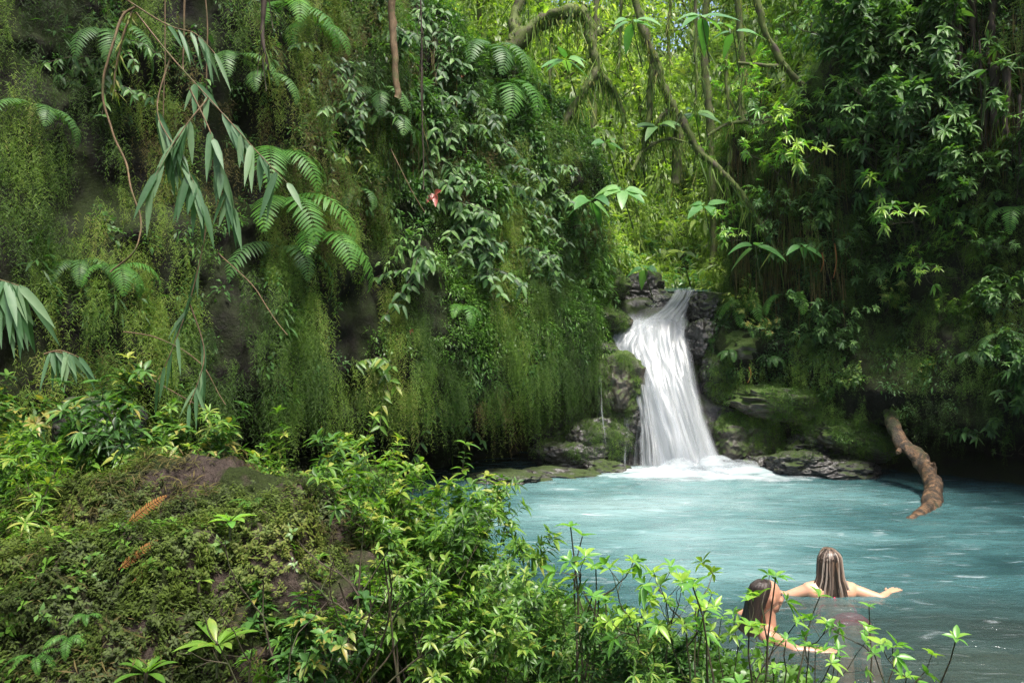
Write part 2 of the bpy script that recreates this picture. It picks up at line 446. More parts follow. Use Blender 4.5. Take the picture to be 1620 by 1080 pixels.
def t_sprig(seed, n=9, H=.05, L=.016, W=.007):
    rs = np.random.default_rng(seed); t = np.linspace(.1, 1, n)
    ax = unit(np.array([rs.normal(0, .5), rs.normal(0, .5), 1]))
    P = ax*H*t[:, None]; a = rs.uniform(0, 6.28, n)
    D = unit(np.stack([np.cos(a), np.sin(a), .4+0*a], 1)); mb = MB()
    leaves(mb, P, D, [0, 0, 1], L*rs.uniform(.7, 1.3, n), W, .3, .1, 'lance', 2, True, rs.random(n)); return mb.arrays()

def spray(c, n_try, u0, u1, t0, t1, sgn, dens, jit=.02):
    u = R.uniform(u0, u1, n_try); t = R.uniform(t0, t1, n_try)
    P = c.pt(u, t); keep = inview(P, .12)
    u, t, P = u[keep], t[keep], P[keep]
    Nn = c.normal(u, t)*sgn
    k = R.random(len(P)) < dens(P, Nn)
    return P[k]+Nn[k]*jit, Nn[k]

# ---- hanging moss curtains over the cliffs
TUF = [t_strand_tuft(k, 9, .36) for k in range(4)]+[t_strand_tuft(k+20, 8, .6, .048, .017, .1) for k in range(2)]
SHORT = [t_strand_tuft(k+50, 10, .2, .042, .018, .1) for k in range(3)]
def moss_cover(name, c, sgn, n_try, u0, u1, dens, tone, label, scale=(.6, 1.15), tem=None, mat='moss', t0=.12, t1=1.0):
    P, Nn = spray(c, n_try, u0, u1, t0, t1, sgn, dens)
    mb = MB(); tem = tem or TUF
    w = R.integers(0, len(tem), len(P))
    A = tone(P)
    for k in range(len(tem)):
        q = w == k
        if q.sum() == 0: continue
        merge_inst(mb, tem[k], P[q]+Nn[q]*(R.random((q.sum(), 1))**2*.22), frame_z(Nn[q], .5), R.uniform(*scale, q.sum())[:, None]*np.array([[1, 1, 1.]]), A[q]+R.normal(0, .09, q.sum()))
    o = obj(name, mb.mesh(name, M[mat]), kind='stuff', label=label, category='moss')
    print(name, len(P), mb.n); return o
def streak(P, s=1.6, seed=0): return fbm(P*[1, 1, .3], 4, s, seed)
def densL(P, Nn):
    z = P[:, 2]
    d = sstep(-.1, .16, streak(P)+.06+.25*fbm(P*[1, 1, .5], 2, 4.2, 19))*sstep(1.15, 1.5, z)
    d = d*(1-.62*sstep(3.0, 4.6, z)*sstep(10.5, 9.0, P[:, 1]))
    return np.where(Nn[:, 2] < -.75, d*.3, d)
def toneL(P): return np.clip(.47+1.5*fbm(P*[1, 1, .5], 3, 1.1, 70)+.45*fbm(P*[1, 1, .6], 2, 4.5, 2), 0, .97)
moss_cover('hanging_moss', CL, SGN_L, 15000, .3, .98, densL, toneL, 'feathery green moss curtains hanging down the overhanging cliff beside the falls')
def densF(P, Nn): return sstep(1.9, 1.15, P[:, 2])*sstep(.98, 1.12, P[:, 2])*sstep(-.5, 0, fbm(P*[1.4, 1.4, .2], 3, 2.2, 44))
moss_cover('hanging_moss_fringe', CL, SGN_L, 9000, .3, .97, densF, lambda P: toneL(P)*.9+.08, 'ragged bright moss fringe dripping off the lip of the undercut cliff', (.7, 1.2), TUF)
moss_cover('dry_hanging_moss', CL, SGN_L, 3500, .3, .97, lambda P, Nn: sstep(.15, .45, fbm(P*[1, 1, .35], 3, 1.5, 90))*sstep(.8, 1.2, P[:, 2]),
           lambda P: .5+.3*fbm(P, 2, 3), 'brown dried moss strands mixed into the green moss curtain', (.7, 1.3), TUF, 'browns')
def densR(P, Nn):
    z = P[:, 2]; return sstep(-.25, .3, streak(P, 1.5, 8)+.2)*sstep(.6, 1.0, z)
moss_cover('hanging_moss', CR, SGN_R, 16000, .0, .8, densR, lambda P: np.clip(.42+.9*fbm(P, 3, .9, 33), 0, .9), 'short dark green moss tufts over the rock wall behind the log', (.4, 1.0), SHORT+TUF[:2])

# ---- small leafy cover on cliffs
CLU = [t_leaf_clump(k, 26, .15, .075, .03) for k in range(4)]
CLUs = [t_leaf_clump(k+9, 34, .12, .04, .02) for k in range(4)]
CLUb = [t_leaf_clump(k+30, 18, .26, .16, .07, 'ovate', 3) for k in range(3)]
CLUn = [t_leaf_clump(k+60, 26, .2, .15, .028, 'lance', 2, .6) for k in range(3)]
def leaf_cover(name, P, Nn, tem, mat, A, scale, label, cat='undergrowth', fn=False):
    mb = MB(); w = R.integers(0, len(tem), len(P))
    for k in range(len(tem)):
        q = w == k
        if q.sum() == 0: continue
        merge_inst(mb, tem[k], P[q], frame_z(Nn[q], .7), R.uniform(*scale, q.sum()), A[q]+R.normal(0, .1, q.sum()))
    print(name, len(P), mb.n)
    return obj(name, mb.mesh(name, M[mat]), kind='stuff', label=label, category=cat)
def dl(P, Nn):
    px = 810+P[:, 0]/P[:, 1]*F
    return sstep(1.0, 1.5, P[:, 2])*sstep(-.1, .35, fbm(P, 3, .8, 60)+.28*sstep(3.2, 5, P[:, 2]))*(.22+.78*sstep(480, 640, px))
P, Nn = spray(CL, 9000, .3, 1, .2, 1.15, SGN_L, dl, .04)
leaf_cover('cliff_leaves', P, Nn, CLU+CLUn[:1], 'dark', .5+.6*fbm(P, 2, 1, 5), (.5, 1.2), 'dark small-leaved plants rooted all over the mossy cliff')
P, Nn = spray(CL, 12000, .74, 1, .3, 1.2, SGN_L, lambda P, Nn: sstep(1.6, 2.2, P[:, 2])*sstep(.0, .35, fbm(P, 3, .7, 12)+.25), .06)
leaf_cover('cliff_edge_leaves', P, Nn, CLUs+CLU[:1], 'shrub', .25+.6*fbm(P, 2, 1, 5), (.6, 1.2), 'fine fresh green leaves crowding the cliff edge above the falls')
P, Nn = spray(CR, 17000, .0, .8, .15, 1.15, SGN_R, lambda P, Nn: sstep(.9, 1.5, P[:, 2])*sstep(0, .4, fbm(P, 3, .9, 17)+.25), .04)
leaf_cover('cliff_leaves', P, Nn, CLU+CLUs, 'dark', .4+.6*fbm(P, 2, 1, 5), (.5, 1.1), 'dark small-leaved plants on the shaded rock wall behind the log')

def dcr(P, Nn):
    px = 810+P[:, 0]/P[:, 1]*F
    return sstep(540, 640, px)*sstep(2.5, 3.3, P[:, 2])*sstep(-.2, .3, fbm(P, 3, .9, 66)+.1)
P, Nn = spray(CL, 3000, .5, 1, .3, 1.15, SGN_L, dcr, .12)
leaf_cover('creeper_leaves', P, Nn, CLUb, 'creep', .5+.6*fbm(P, 2, 1, 5), (.45, .8), 'mass of oval creeper leaves draped over the dark upper wall', 'creeper leaves')
# ---- valley undergrowth behind the falls
def scatter_T(n, x0, x1, y0, y1, minz=None):
    x = R.uniform(x0, x1, n); y = R.uniform(y0, y1, n)
    dd = pool_dist(x, y); k = dd > 1.6; x, y = x[k], y[k]
    z = terrain(x, y); e = .15
    Nn = unit(np.stack([-(terrain(x+e, y)-z)/e, -(terrain(x, y+e)-z)/e, np.ones_like(x)], 1))
    P = np.stack([x, y, z], 1); q = inview(P, .15) & (np.abs(x-xc(y)) > np.where(y > 17, .1, .5))
    return P[q], Nn[q]
toC = np.array([0, -1., .3])
P, Nn = scatter_T(15000, -9, 16, 13, 24)
leaf_cover('valley_undergrowth', P+Nn*R.uniform(0, .35, (len(P), 1)), Nn+toC, CLU+CLUn, 'bright', .5+.8*fbm(P, 3, .5, 5), (.8, 1.9), 'bright yellow-green leafy undergrowth on the slope behind the falls')
P, Nn = scatter_T(9000, -14, 26, 23, 42)
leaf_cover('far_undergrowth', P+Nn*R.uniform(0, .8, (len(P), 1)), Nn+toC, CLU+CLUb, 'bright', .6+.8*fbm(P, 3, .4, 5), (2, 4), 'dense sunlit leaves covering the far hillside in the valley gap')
P, Nn = scatter_T(1500, -7, 12, 13.5, 24)
leaf_cover('broad_undergrowth', P+Nn*.25, Nn+toC, CLUb, 'broad', .5+.5*fbm(P, 3, .8, 5), (.6, 1.2), 'broad pale leaves scattered among the undergrowth behind the falls')

P, Nn = scatter_T(26000, -10, 18, 13.5, 30); up_ = R.uniform(0, 4.5, len(P)); P = P+np.array([0, 0, 1.])*up_[:, None]
kk_ = (fbm(P, 3, .55, 91)+.05 > .02+.05*up_) & (np.abs(P[:, 0]-xc(P[:, 1])) > np.maximum(0, 1.6-up_*.2)*(P[:, 1] < 17)); P, Nn = P[kk_], Nn[kk_]
leaf_cover('valley_thicket', P, Nn*.2+toC, CLU+CLUn+CLUb, 'bright', .5+.9*fbm(P, 3, .6, 35), (.9, 2.0), 'layered thicket of sunlit leaves standing in the valley behind the falls', 'thicket')
# ------------------------------------------------------------------ generators of plants
def gen_shrub(seed, H=.8, n_main=7, spread=.5, L=.07, W=.024, whorl=7, twigs=4, axis=(0, 0, 1), prof='lance', pairs=True, rad=.006, bare=.35, droop=.35, rows=4, sub=.45, ups=.35):
    rs = np.random.default_rng(seed); st = MB(); P, D, N, LL_, WW, AA = [], [], [], [], [], []
    axis = unit(np.array(axis, float))
    def whorl_at(p, d, k, l, tone):
        a0 = rs.uniform(0, 6.28)
        x = unit(np.cross(d, [.3, .5, .81])); y = np.cross(d, x)
        for i in range(k):
            a = a0+i*2.4; ra = math.cos(a)*x+math.sin(a)*y
            dd = unit(ra+d*rs.uniform(.15, .7)); P.append(p+dd*.004); D.append(dd); N.append(unit(d+np.array([0, 0, .8]))+rs.normal(0, .12, 3))
            LL_.append(l*rs.uniform(.55, 1.15)); WW.append(rs.uniform(.8, 1.15)); AA.append(np.clip(tone+rs.normal(0, .15), 0, 1))
    def grow(p, d, ln, r, lvl):
        n = 6; pts = [p]; dd = d.copy(); tone = rs.uniform(.25, .85)
        for i in range(n):
            dd = unit(dd+rs.normal(0, .16, 3)+np.array([0, 0, ups*.2])); p = p+dd*ln/n; pts.append(p)
            f = (i+1)/n
            if f > bare or lvl > 0:
                if pairs and rs.random() < .9: whorl_at(p, dd, 2, L*.8, tone*.8)
                if lvl < 2 and rs.random() < twigs/n:
                    x = rs.normal(0, 1, 3); grow(p, unit(dd*.7+unit(x)*.8+np.array([0, 0, ups])), ln*sub*rs.uniform(.6, 1.2), r*.6, lvl+1)
        tube(st, pts, np.linspace(r, r*.45, len(pts)), 5)
        whorl_at(p, dd, whorl, L, min(1, tone+.15))
    for k in range(n_main):
        d = unit(axis+rs.normal(0, spread, 3)); o = rs.normal(0, .04, 3)*H
        grow(o, d, H*rs.uniform(.65, 1.1), rad, 0)
    fo = MB(); LLa = np.array(LL_)
    leaves(fo, P, D, N, LLa, W*np.array(WW)*LLa/L, droop*rs.uniform(.3, 1.4, len(P)), .22, prof, rows, False, np.array(AA))
    return st, fo
PROTO = {}
def proto(key, kind, stemmat, leafm, label, cat, *a, **kw):
    st, fo = gen_shrub(*a, **kw)
    PROTO[key] = (st.mesh(kind+'_stem', M[stemmat]), fo.mesh(kind+'_foliage', M[leafm]), kind, cat)
def plant(key, p, rz, label, scale=1.0, group=None, rot=None):
    a, b, kind, cat = PROTO[key]
    t = thing(kind, label, cat, tuple(p), rz, group, scale, rot)
    obj('stem', a, t); obj('foliage', b, t); return t

for k in range(5): proto('bush%d' % k, 'shrub', 'stem', ['shrub', 'shrubb', 'shrub', 'shrubb', 'shrub'][k], '', 'shrub', 100+k, .85, 8, .42, [.098, .12, .085, .1, .125][k], [.031, .03, .033, .042, .024][k], 6, 4)
for k in range(3): proto('big%d' % k, 'shrub', 'stem', 'shrub', '', 'shrub', 140+k, 1.15, 11, .4, .105, .033, 6, 5)
for k in range(4): proto('sap%d' % k, 'sapling', 'stem', 'twigleaf', '', 'sapling', 170+k, .85, 3, .22, .085, .03, 6, 1.7, (.1, 0, 1), 'lance', False, .007, .5, .3, 5, .4)
for k in range(3): proto('fine%d' % k, 'hanging_shrub', 'stem', 'dark', '', 'shrub', 200+k, .8, 8, .5, .06, .018, 7, 5, (-.1, -.7, .1))
for k in range(4): proto('whorl%d' % k, 'wall_shrub', 'stem', 'creep', '', 'shrub', 220+k, 1.0, 7, .42, .15, .042, 9, 3, (-.25, -.9, .35), 'obov', False, .012, .4, .4, 4, .5)
for k in range(4): proto('ovate%d' % k, 'wall_shrub', 'stem', 'creep', '', 'shrub', 240+k, 1.1, 7, .45, .17, .08, 5, 3.5, (-.3, -.9, .1), 'ovate', True, .01, .3, .6, 4, .5)
for k in range(2): proto('lit%d' % k, 'wall_shrub', 'stem', 'twigleaf', '', 'shrub', 260+k, 1.1, 7, .45, .14, .036, 10, 3.5, (-.1, -.5, .6), 'lance', False, .012, .4, .5, 4, .5)

# ------------------------------------------------------------------ ferns
def gen_frond(seed, L=.9, W=.15, n=24, arc=1.0, mat='fern', twist=0.0, dead=False):
    rs = np.random.default_rng(seed); mb = MB(); st = MB()
    t = np.linspace(0, 1, n); ang = np.radians(50 if not dead else 8)*(1-.2*rs.random())-arc*1.9*t
    dx = np.cos(ang); dz = np.sin(ang); s = L/n
    pts = np.stack([np.cumsum(dx)*s, .08*L*np.sin(t*2+rs.uniform(-1, 1))*t, np.cumsum(dz)*s], 1)
    tube(st, pts, np.linspace(.005, .0015, len(pts)), 4)
    T = unit(np.gradient(pts, axis=0)); prof = np.sin(PI*np.clip(t*.9+.1, 0, 1)**.85)**.7; k = t > .1
    for sd in (-1, 1):
        P = pts[k]; n_ = len(P)
        D = unit(np.array([0, sd, 0])+T[k]*.35+rs.normal(0, .06, (n_, 3))+[0, 0, -.1])
        N = np.cross(D, T[k])*-sd; N = np.where(N[:, 2:3] < 0, N, N)
        leaves(mb, P, D, N, W*prof[k]*rs.uniform(.85, 1.08, n_), s*.62, .3, .1, 'strap', 5, True, np.clip(.35+.35*t[k]+rs.normal(0, .1, n_), 0, 1))
    V, Fq, A = mb.arrays(); V2, F2, A2 = st.arrays()
    m = MB(); m.add(V, Fq, A); m.add(V2, F2, 0*A2+.3)
    return m.mesh('frond', M[mat])
FR = [gen_frond(k, .9, .17, 24, 1.0+.14*k) for k in range(4)]
FD = [f_.copy() for f_ in FR]
for f_ in FD: f_.materials.clear(); f_.materials.append(M['creep'])
def fern(p, rz, label, n=5, scale=1.0, fan=1.6, group='ferns on the cliffs', mats=FR, name='fern', cat='fern', hang=0.0, spin=None):
    t = thing(name, label, cat, tuple(p), rz, group, scale)
    for k in range(n):
        a = (k-(n-1)/2)*fan/max(1, n-1)*1.0+random.uniform(-.12, .12)
        o = obj('frond', mats[k % len(mats)], t); o.rotation_euler = (random.uniform(-.3, .3), hang+random.uniform(-.2, .25), a)
        o.scale = (random.uniform(.75, 1.1),)*3
    return t

# ------------------------------------------------------------------ rocks
def ico(sub):
    import bmesh
    bm = bmesh.new(); bmesh.ops.create_icosphere(bm, subdivisions=sub, radius=1.0)
    V = np.array([v.co[:] for v in bm.verts]); Fq = np.array([[v.index for v in f.verts] for f in bm.faces]); bm.free(); return V, Fq
ICO5 = ico(6); ICO4 = ico(5); ICO3 = ico(3)
def rock(name, label, cat, c, r, seed, mat='rock', base=None, amp=.28, boxy=2.6, group=None, rz=0.0, tilt=0.0):
    V, Fq = base or ICO5
    q = np.abs(V)**boxy; V = V/(q.sum(1, keepdims=True))**(1/boxy)
    V = V*(1+amp*fbm(V, 4, 1.1, seed*7.3)[:, None]*1.4)+V*(np.round(fbm(V*[.7, .7, 2.2], 3, 1.6, seed*3.1)[:, None]*5)/5*amp*.16)+V*(np.abs(fbm(V, 5, 2.6, seed+3)[:, None])*-.30)+V*(fbm(V, 4, 8, seed)[:, None]*.05)
    V = V*np.array(r)
    Rm = np.array(Matrix.Rotation(rz, 3, 'Z') @ Matrix.Rotation(tilt, 3, 'Y')); V = V @ Rm.T
    me = make_mesh(name, V, Fq, None, M[mat])
    o = obj(name, me, None, tuple(c), label=label, category=cat)
    if group: o['group'] = group
    o['_'] = 0; del o['_']
    return o, V+np.array(c), Fq
#SPLIT
# ------------------------------------------------------------------ water
def water_mat():
    m, nt = newmat('pool water'); L = nt.links.new
    pos = nd(nt, 'ShaderNodeNewGeometry').outputs['Position']
    sp = nd(nt, 'ShaderNodeSeparateXYZ'); L(pos, sp.inputs[0])
    # distance from the foot of the falls
    def dist(cx, cy, sx, sy):
        a = math_(nt, 'DIVIDE', math_(nt, 'SUBTRACT', sp.outputs[0], cx), sx); b = math_(nt, 'DIVIDE', math_(nt, 'SUBTRACT', sp.outputs[1], cy), sy)
        return math_(nt, 'SQRT', math_(nt, 'ADD', math_(nt, 'MULTIPLY', a, a), math_(nt, 'MULTIPLY', b, b)))
    d = dist(2.75, 12.0, 1.75, .75)
    nz = noise(nt, 2.2, 6, .62, vec_scale=(.55, 1.6, 1), dist=.6)
    n2 = noise(nt, 5.0, 5, .6, vec_scale=(.4, 1.7, 1), dist=1.2)
    foam = ramp(nt, math_(nt, 'ADD', d, math_(nt, 'MULTIPLY', math_(nt, 'SUBTRACT', nz, .5), 1.8)), [(.35, (1, 1, 1)), (1.0, (0, 0, 0))])
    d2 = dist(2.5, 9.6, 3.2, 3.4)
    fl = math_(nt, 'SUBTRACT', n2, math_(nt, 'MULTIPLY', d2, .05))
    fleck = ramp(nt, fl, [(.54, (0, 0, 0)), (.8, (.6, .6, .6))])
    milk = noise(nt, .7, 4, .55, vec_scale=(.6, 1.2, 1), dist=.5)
    aer_refl = nd(nt, 'ShaderNodeMapRange', interpolation_type='SMOOTHSTEP'); L(dist(2.2, 9.6, 2.6, 3.6), aer_refl.inputs[0]); aer_refl.inputs[1].default_value = .2; aer_refl.inputs[2].default_value = 1.5; aer_refl.inputs[3].default_value = .3; aer_refl.inputs[4].default_value = -.08  # centre paler, sides darker: reflected light put into the colour, plus aeration
    teal = ramp(nt, math_(nt, 'ADD', milk, aer_refl.outputs[0]), [(.3, (.018, .05, .054)), (.55, (.055, .135, .14)), (.78, (.14, .26, .265)), (1, (.26, .38, .385))])
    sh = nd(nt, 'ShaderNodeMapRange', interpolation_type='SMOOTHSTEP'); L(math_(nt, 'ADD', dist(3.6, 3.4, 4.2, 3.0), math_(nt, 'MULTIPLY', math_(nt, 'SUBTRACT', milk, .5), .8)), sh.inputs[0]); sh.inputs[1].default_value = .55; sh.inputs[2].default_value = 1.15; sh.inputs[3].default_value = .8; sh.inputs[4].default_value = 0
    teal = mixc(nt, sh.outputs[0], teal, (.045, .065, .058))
    f = math_(nt, 'MAXIMUM', foam, fleck)
    c = mixc(nt, f, teal, (.6, .66, .68))
    p = nd(nt, 'ShaderNodeBsdfPrincipled'); L(c, p.inputs['Base Color'])
    p.inputs['IOR'].default_value = 1.33; p.inputs['Specular IOR Level'].default_value = .6
    rg = nd(nt, 'ShaderNodeMapRange'); L(f, rg.inputs[0]); rg.inputs[3].default_value = .09; rg.inputs[4].default_value = .7; L(rg.outputs[0], p.inputs['Roughness'])
    b1 = noise(nt, 2.6, 5, .6, vec_scale=(.6, 1.7, 1), dist=.8); b2 = noise(nt, 9, 4, .6, vec_scale=(.5, 1.8, 1), dist=.6)
    h = math_(nt, 'ADD', b1, math_(nt, 'MULTIPLY', b2, .3))
    b = nd(nt, 'ShaderNodeBump'); b.inputs['Strength'].default_value = .85; b.inputs['Distance'].default_value = .06; L(h, b.inputs['Height']); L(b.outputs[0], p.inputs['Normal'])
    # cloudy water: clearer over the shallows near the bank
    tr = nd(nt, 'ShaderNodeBsdfTransparent'); tr.inputs[0].default_value = (.85, .88, .85, 1)
    ds = dist(3.4, 3.6, 4.5, 3.2)
    al = nd(nt, 'ShaderNodeMapRange'); L(ds, al.inputs[0]); al.inputs[1].default_value = .6; al.inputs[2].default_value = 1.2; al.inputs[3].default_value = .68; al.inputs[4].default_value = .93
    alf = math_(nt, 'MAXIMUM', al.outputs[0], f)
    mx = nd(nt, 'ShaderNodeMixShader'); L(alf, mx.inputs[0]); L(tr.outputs[0], mx.inputs[1]); L(p.outputs[0], mx.inputs[2])
    o = nd(nt, 'ShaderNodeOutputMaterial'); L(mx.outputs[0], o.inputs[0]); return m
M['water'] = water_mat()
wx = np.arange(-4.5, 11, .05); wy = np.arange(-8, 14.6, .05)
WX, WY = np.meshgrid(wx, wy, indexing='ij'); p = np.stack([WX, WY, 0*WX], -1)
WZ = .03*fbm(p*[.7, 1.4, 1], 4, 1.5, 2)+.02*fbm(p*[.5, 1.6, 1], 3, 4, 7)
dd = np.hypot((WX-2.75)/1.5, (WY-12.1)/.6); WZ = WZ*(1+2.2*np.exp(-dd**2))+.07*np.exp(-dd**2)
for sx0, sy0 in ((2.5, 6.25), (1.8, 5.5), (5.05, 9.55)):
    rr_ = np.hypot(WX-sx0, (WY-sy0)); WZ = WZ+.013*np.sin(rr_*24)*np.exp(-rr_*1.9)*sstep(.12, .35, rr_)
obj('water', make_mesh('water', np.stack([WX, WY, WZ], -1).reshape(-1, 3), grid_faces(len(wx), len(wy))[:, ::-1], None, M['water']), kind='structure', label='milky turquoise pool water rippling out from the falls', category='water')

# ------------------------------------------------------------------ waterfall
FL = np.array([ # px left, px right, py, depth
 (1040, 1112, 458, 15.2), (1036, 1112, 460, 14.7), (1024, 1108, 468, 14.45), (1014, 1102, 484, 14.25), (1000, 1090, 499, 14.0), (976, 1086, 507, 13.75), (952, 1090, 520, 13.5), (946, 1094, 540, 13.3),
 (962, 1100, 558, 13.15), (988, 1106, 580, 13.0), (996, 1113, 605, 12.88), (1000, 1121, 640, 12.72), (1000, 1131, 680, 12.58), (1001, 1144, 715, 12.46), (1000, 1156, 748, 12.36), (1000, 1160, 768, 12.30)], float)
def fall_mat(name, lo, hi, su, sv, edge, seed, op=1.0, colr=(.5, .535, .56), top=.22):
    m, nt = newmat(name); L = nt.links.new
    uv = nd(nt, 'ShaderNodeUVMap').outputs[0]; mp = nd(nt, 'ShaderNodeMapping'); mp.inputs['Scale'].default_value = (su, sv, 1); mp.inputs['Location'].default_value = (seed, seed, 0); L(uv, mp.inputs[0])
    n = nd(nt, 'ShaderNodeTexNoise'); n.inputs['Scale'].default_value = 1; n.inputs['Detail'].default_value = 5; n.inputs['Roughness'].default_value = .6; n.inputs['Distortion'].default_value = .25; L(mp.outputs[0], n.inputs['Vector'])
    s = nd(nt, 'ShaderNodeSeparateXYZ'); L(uv, s.inputs[0])
    e = math_(nt, 'SUBTRACT', 1, math_(nt, 'ABSOLUTE', math_(nt, 'MULTIPLY', math_(nt, 'SUBTRACT', s.outputs[0], .5), 2)))   # 0 at edges
    ee = nd(nt, 'ShaderNodeMapRange', interpolation_type='SMOOTHSTEP'); L(e, ee.inputs[0]); ee.inputs[2].default_value = edge
    a = math_(nt, 'ADD', n.outputs[0], math_(nt, 'MULTIPLY', math_(nt, 'SUBTRACT', ee.outputs[0], 1), .35))
    r = ramp(nt, a, [(lo, (0, 0, 0)), (hi, (op, op, op))])
    tf = nd(nt, 'ShaderNodeMapRange', interpolation_type='SMOOTHSTEP'); L(math_(nt, 'ADD', s.outputs[1], math_(nt, 'MULTIPLY', math_(nt, 'SUBTRACT', n.outputs[0], .5), .12)), tf.inputs[0]); tf.inputs[2].default_value = top
    al = math_(nt, 'MULTIPLY', math_(nt, 'MULTIPLY', r, ee.outputs[0]), tf.outputs[0])
    df = nd(nt, 'ShaderNodeBsdfDiffuse'); df.inputs[0].default_value = (*colr, 1)
    tl = nd(nt, 'ShaderNodeBsdfTranslucent'); tl.inputs[0].default_value = (*colr, 1)
    gl = nd(nt, 'ShaderNodeBsdfGlossy'); gl.inputs['Roughness'].default_value = .3
    m1 = nd(nt, 'ShaderNodeMixShader'); m1.inputs[0].default_value = .4; L(df.outputs[0], m1.inputs[1]); L(tl.outputs[0], m1.inputs[2])
    m3 = nd(nt, 'ShaderNodeMixShader'); m3.inputs[0].default_value = .08; L(m1.outputs[0], m3.inputs[1]); L(gl.outputs[0], m3.inputs[2])
    tr = nd(nt, 'ShaderNodeBsdfTransparent'); m2 = nd(nt, 'ShaderNodeMixShader'); L(al, m2.inputs[0]); L(tr.outputs[0], m2.inputs[1]); L(m3.outputs[0], m2.inputs[2])
    b = nd(nt, 'ShaderNodeBump'); b.inputs['Strength'].default_value = .35; b.inputs['Distance'].default_value = .03; L(n.outputs[0], b.inputs['Height'])
    L(b.outputs[0], df.inputs['Normal'])
    o = nd(nt, 'ShaderNodeOutputMaterial'); L(m2.outputs[0], o.inputs[0]); return m
def fall_pt(u, v, push=0.0, tab=FL):
    i = v*(len(tab)-1); x = np.arange(len(tab))
    l, r, py, Yd = (np.interp(i, x, tab[:, k]) for k in range(4))
    px = l+(r-l)*u; P = np.stack([(px-810)/F*Yd, Yd, CAMZ+(540-py)/F*Yd], -1)
    P[..., 1] -= push+.16*np.sin(PI*np.clip(u, 0, 1))
    return P
def sheet(name, mat, push, wob, parent, nu=40, nv=150, tab=FL, seed=0):
    v = np.linspace(0, 1, nv); u = np.linspace(0, 1, nu); V_, U_ = np.meshgrid(v, u, indexing='ij')
    P = fall_pt(U_, V_, push, tab)
    for _ in range(5): P[1:-1] = (P[:-2]+2*P[1:-1]+P[2:])/4
    P[..., 1] -= wob*fbm(np.stack([U_*7, V_*3, 0*U_+seed], -1), 3, 1.0)
    Fq = grid_faces(nv, nu); uv = np.stack([U_, V_], -1).reshape(-1, 2)
    return obj(name, make_mesh(name, P.reshape(-1, 3), Fq, None, mat, True, uv), parent)
b0 = at(1080, 750, 12.4)
wf = thing('waterfall', 'white silky waterfall sliding over dark rocks into the turquoise pool', 'waterfall', tuple(b0))
inv = Matrix.Translation(-Vector(b0))
def keep_world(o, parent):
    o.parent = parent; o.matrix_parent_inverse = inv
def wsheet(*a, **k):
    o = sheet(*a, parent=None, **k); keep_world(o, wf); return o
TA = np.array([(1064, 1106, 457, 15.2), (1062, 1106, 461, 14.75), (1054, 1100, 474, 14.5), (1042, 1092, 488, 14.2), (1022, 1086, 501, 14.0), (996, 1084, 513, 13.75), (986, 1086, 532, 13.6)], float)
TV = np.array([(1046, 1072, 457, 15.2), (1042, 1070, 462, 14.6), (1028, 1062, 474, 14.42), (1016, 1052, 488, 14.25), (1006, 1044, 502, 14.0), (998, 1040, 512, 13.8)], float)
TL = np.array([(990, 1030, 575, 13.1), (996, 1032, 610, 12.9), (1006, 1036, 650, 12.7), (1010, 1044, 700, 12.5), (1010, 1050, 752, 12.3)], float)
TB = np.array([(990, 1065, 502, 13.95), (968, 1056, 514, 13.7), (952, 1044, 530, 13.5), (948, 1034, 546, 13.38), (960, 1026, 562, 13.28), (980, 1022, 582, 13.15), (996, 1024, 612, 13.02)], float)
TC = np.array([(984, 1092, 492, 14.0), (974, 1092, 512, 13.66), (972, 1092, 540, 13.42), (986, 1098, 572, 13.2), (1000, 1106, 612, 12.95), (1014, 1118, 655, 12.74), (1026, 1136, 705, 12.52), (1034, 1156, 752, 12.34), (1036, 1162, 770, 12.28)], float)
fc = fall_mat('fall core', .12, .38, 6, .6, .3, 3, 1.0, (.5, .535, .56)); fs = fall_mat('fall streaks', .2, .7, 10, .5, .3, 9, .75, (.5, .535, .56)); fv = fall_mat('fall veil', .45, .85, 16, .5, .3, 21, .5, (.5, .535, .56)); fu = fall_mat('fall thin water', .36, .62, 9, .7, .25, 12, .9, (.5, .535, .56))
wsheet('water_sheet', fv, .02, .1, tab=TV, seed=6); wsheet('water_sheet', fs, .05, .1, tab=TL, seed=12); wsheet('water_sheet', fv, .1, .1, tab=TL, seed=14); wsheet('water_sheet', fu, .0, .08, tab=TA); wsheet('water_sheet', fs, .05, .1, tab=TA, seed=2)
wsheet('water_sheet', fc, .02, .1, tab=TB, seed=3); wsheet('water_sheet', fs, .09, .12, tab=TB, seed=5)
wsheet('water_sheet', fc, .0, .12, tab=TC, seed=1); wsheet('water_sheet', fs, .08, .16, tab=TC, seed=4); wsheet('water_sheet', fv, .15, .2, tab=TC, seed=8)
M['thread'] = fall_mat('water thread', .42, .75, 4, 2.2, .5, 5, .6)
for tab in ([(942, 952, 585, 12.6), (943, 952, 620, 12.5), (944, 955, 650, 12.4), (950, 960, 700, 12.3)],
            [(1015, 1030, 590, 12.7), (1009, 1026, 640, 12.5), (1000, 1022, 690, 12.35), (996, 1024, 752, 12.2)],
            [(984, 998, 655, 12.55), (980, 992, 700, 12.4), (978, 990, 752, 12.25)]):
    wsheet('thin_stream', M['thread'], .06, .05, nu=12, nv=60, tab=np.array(tab, float))
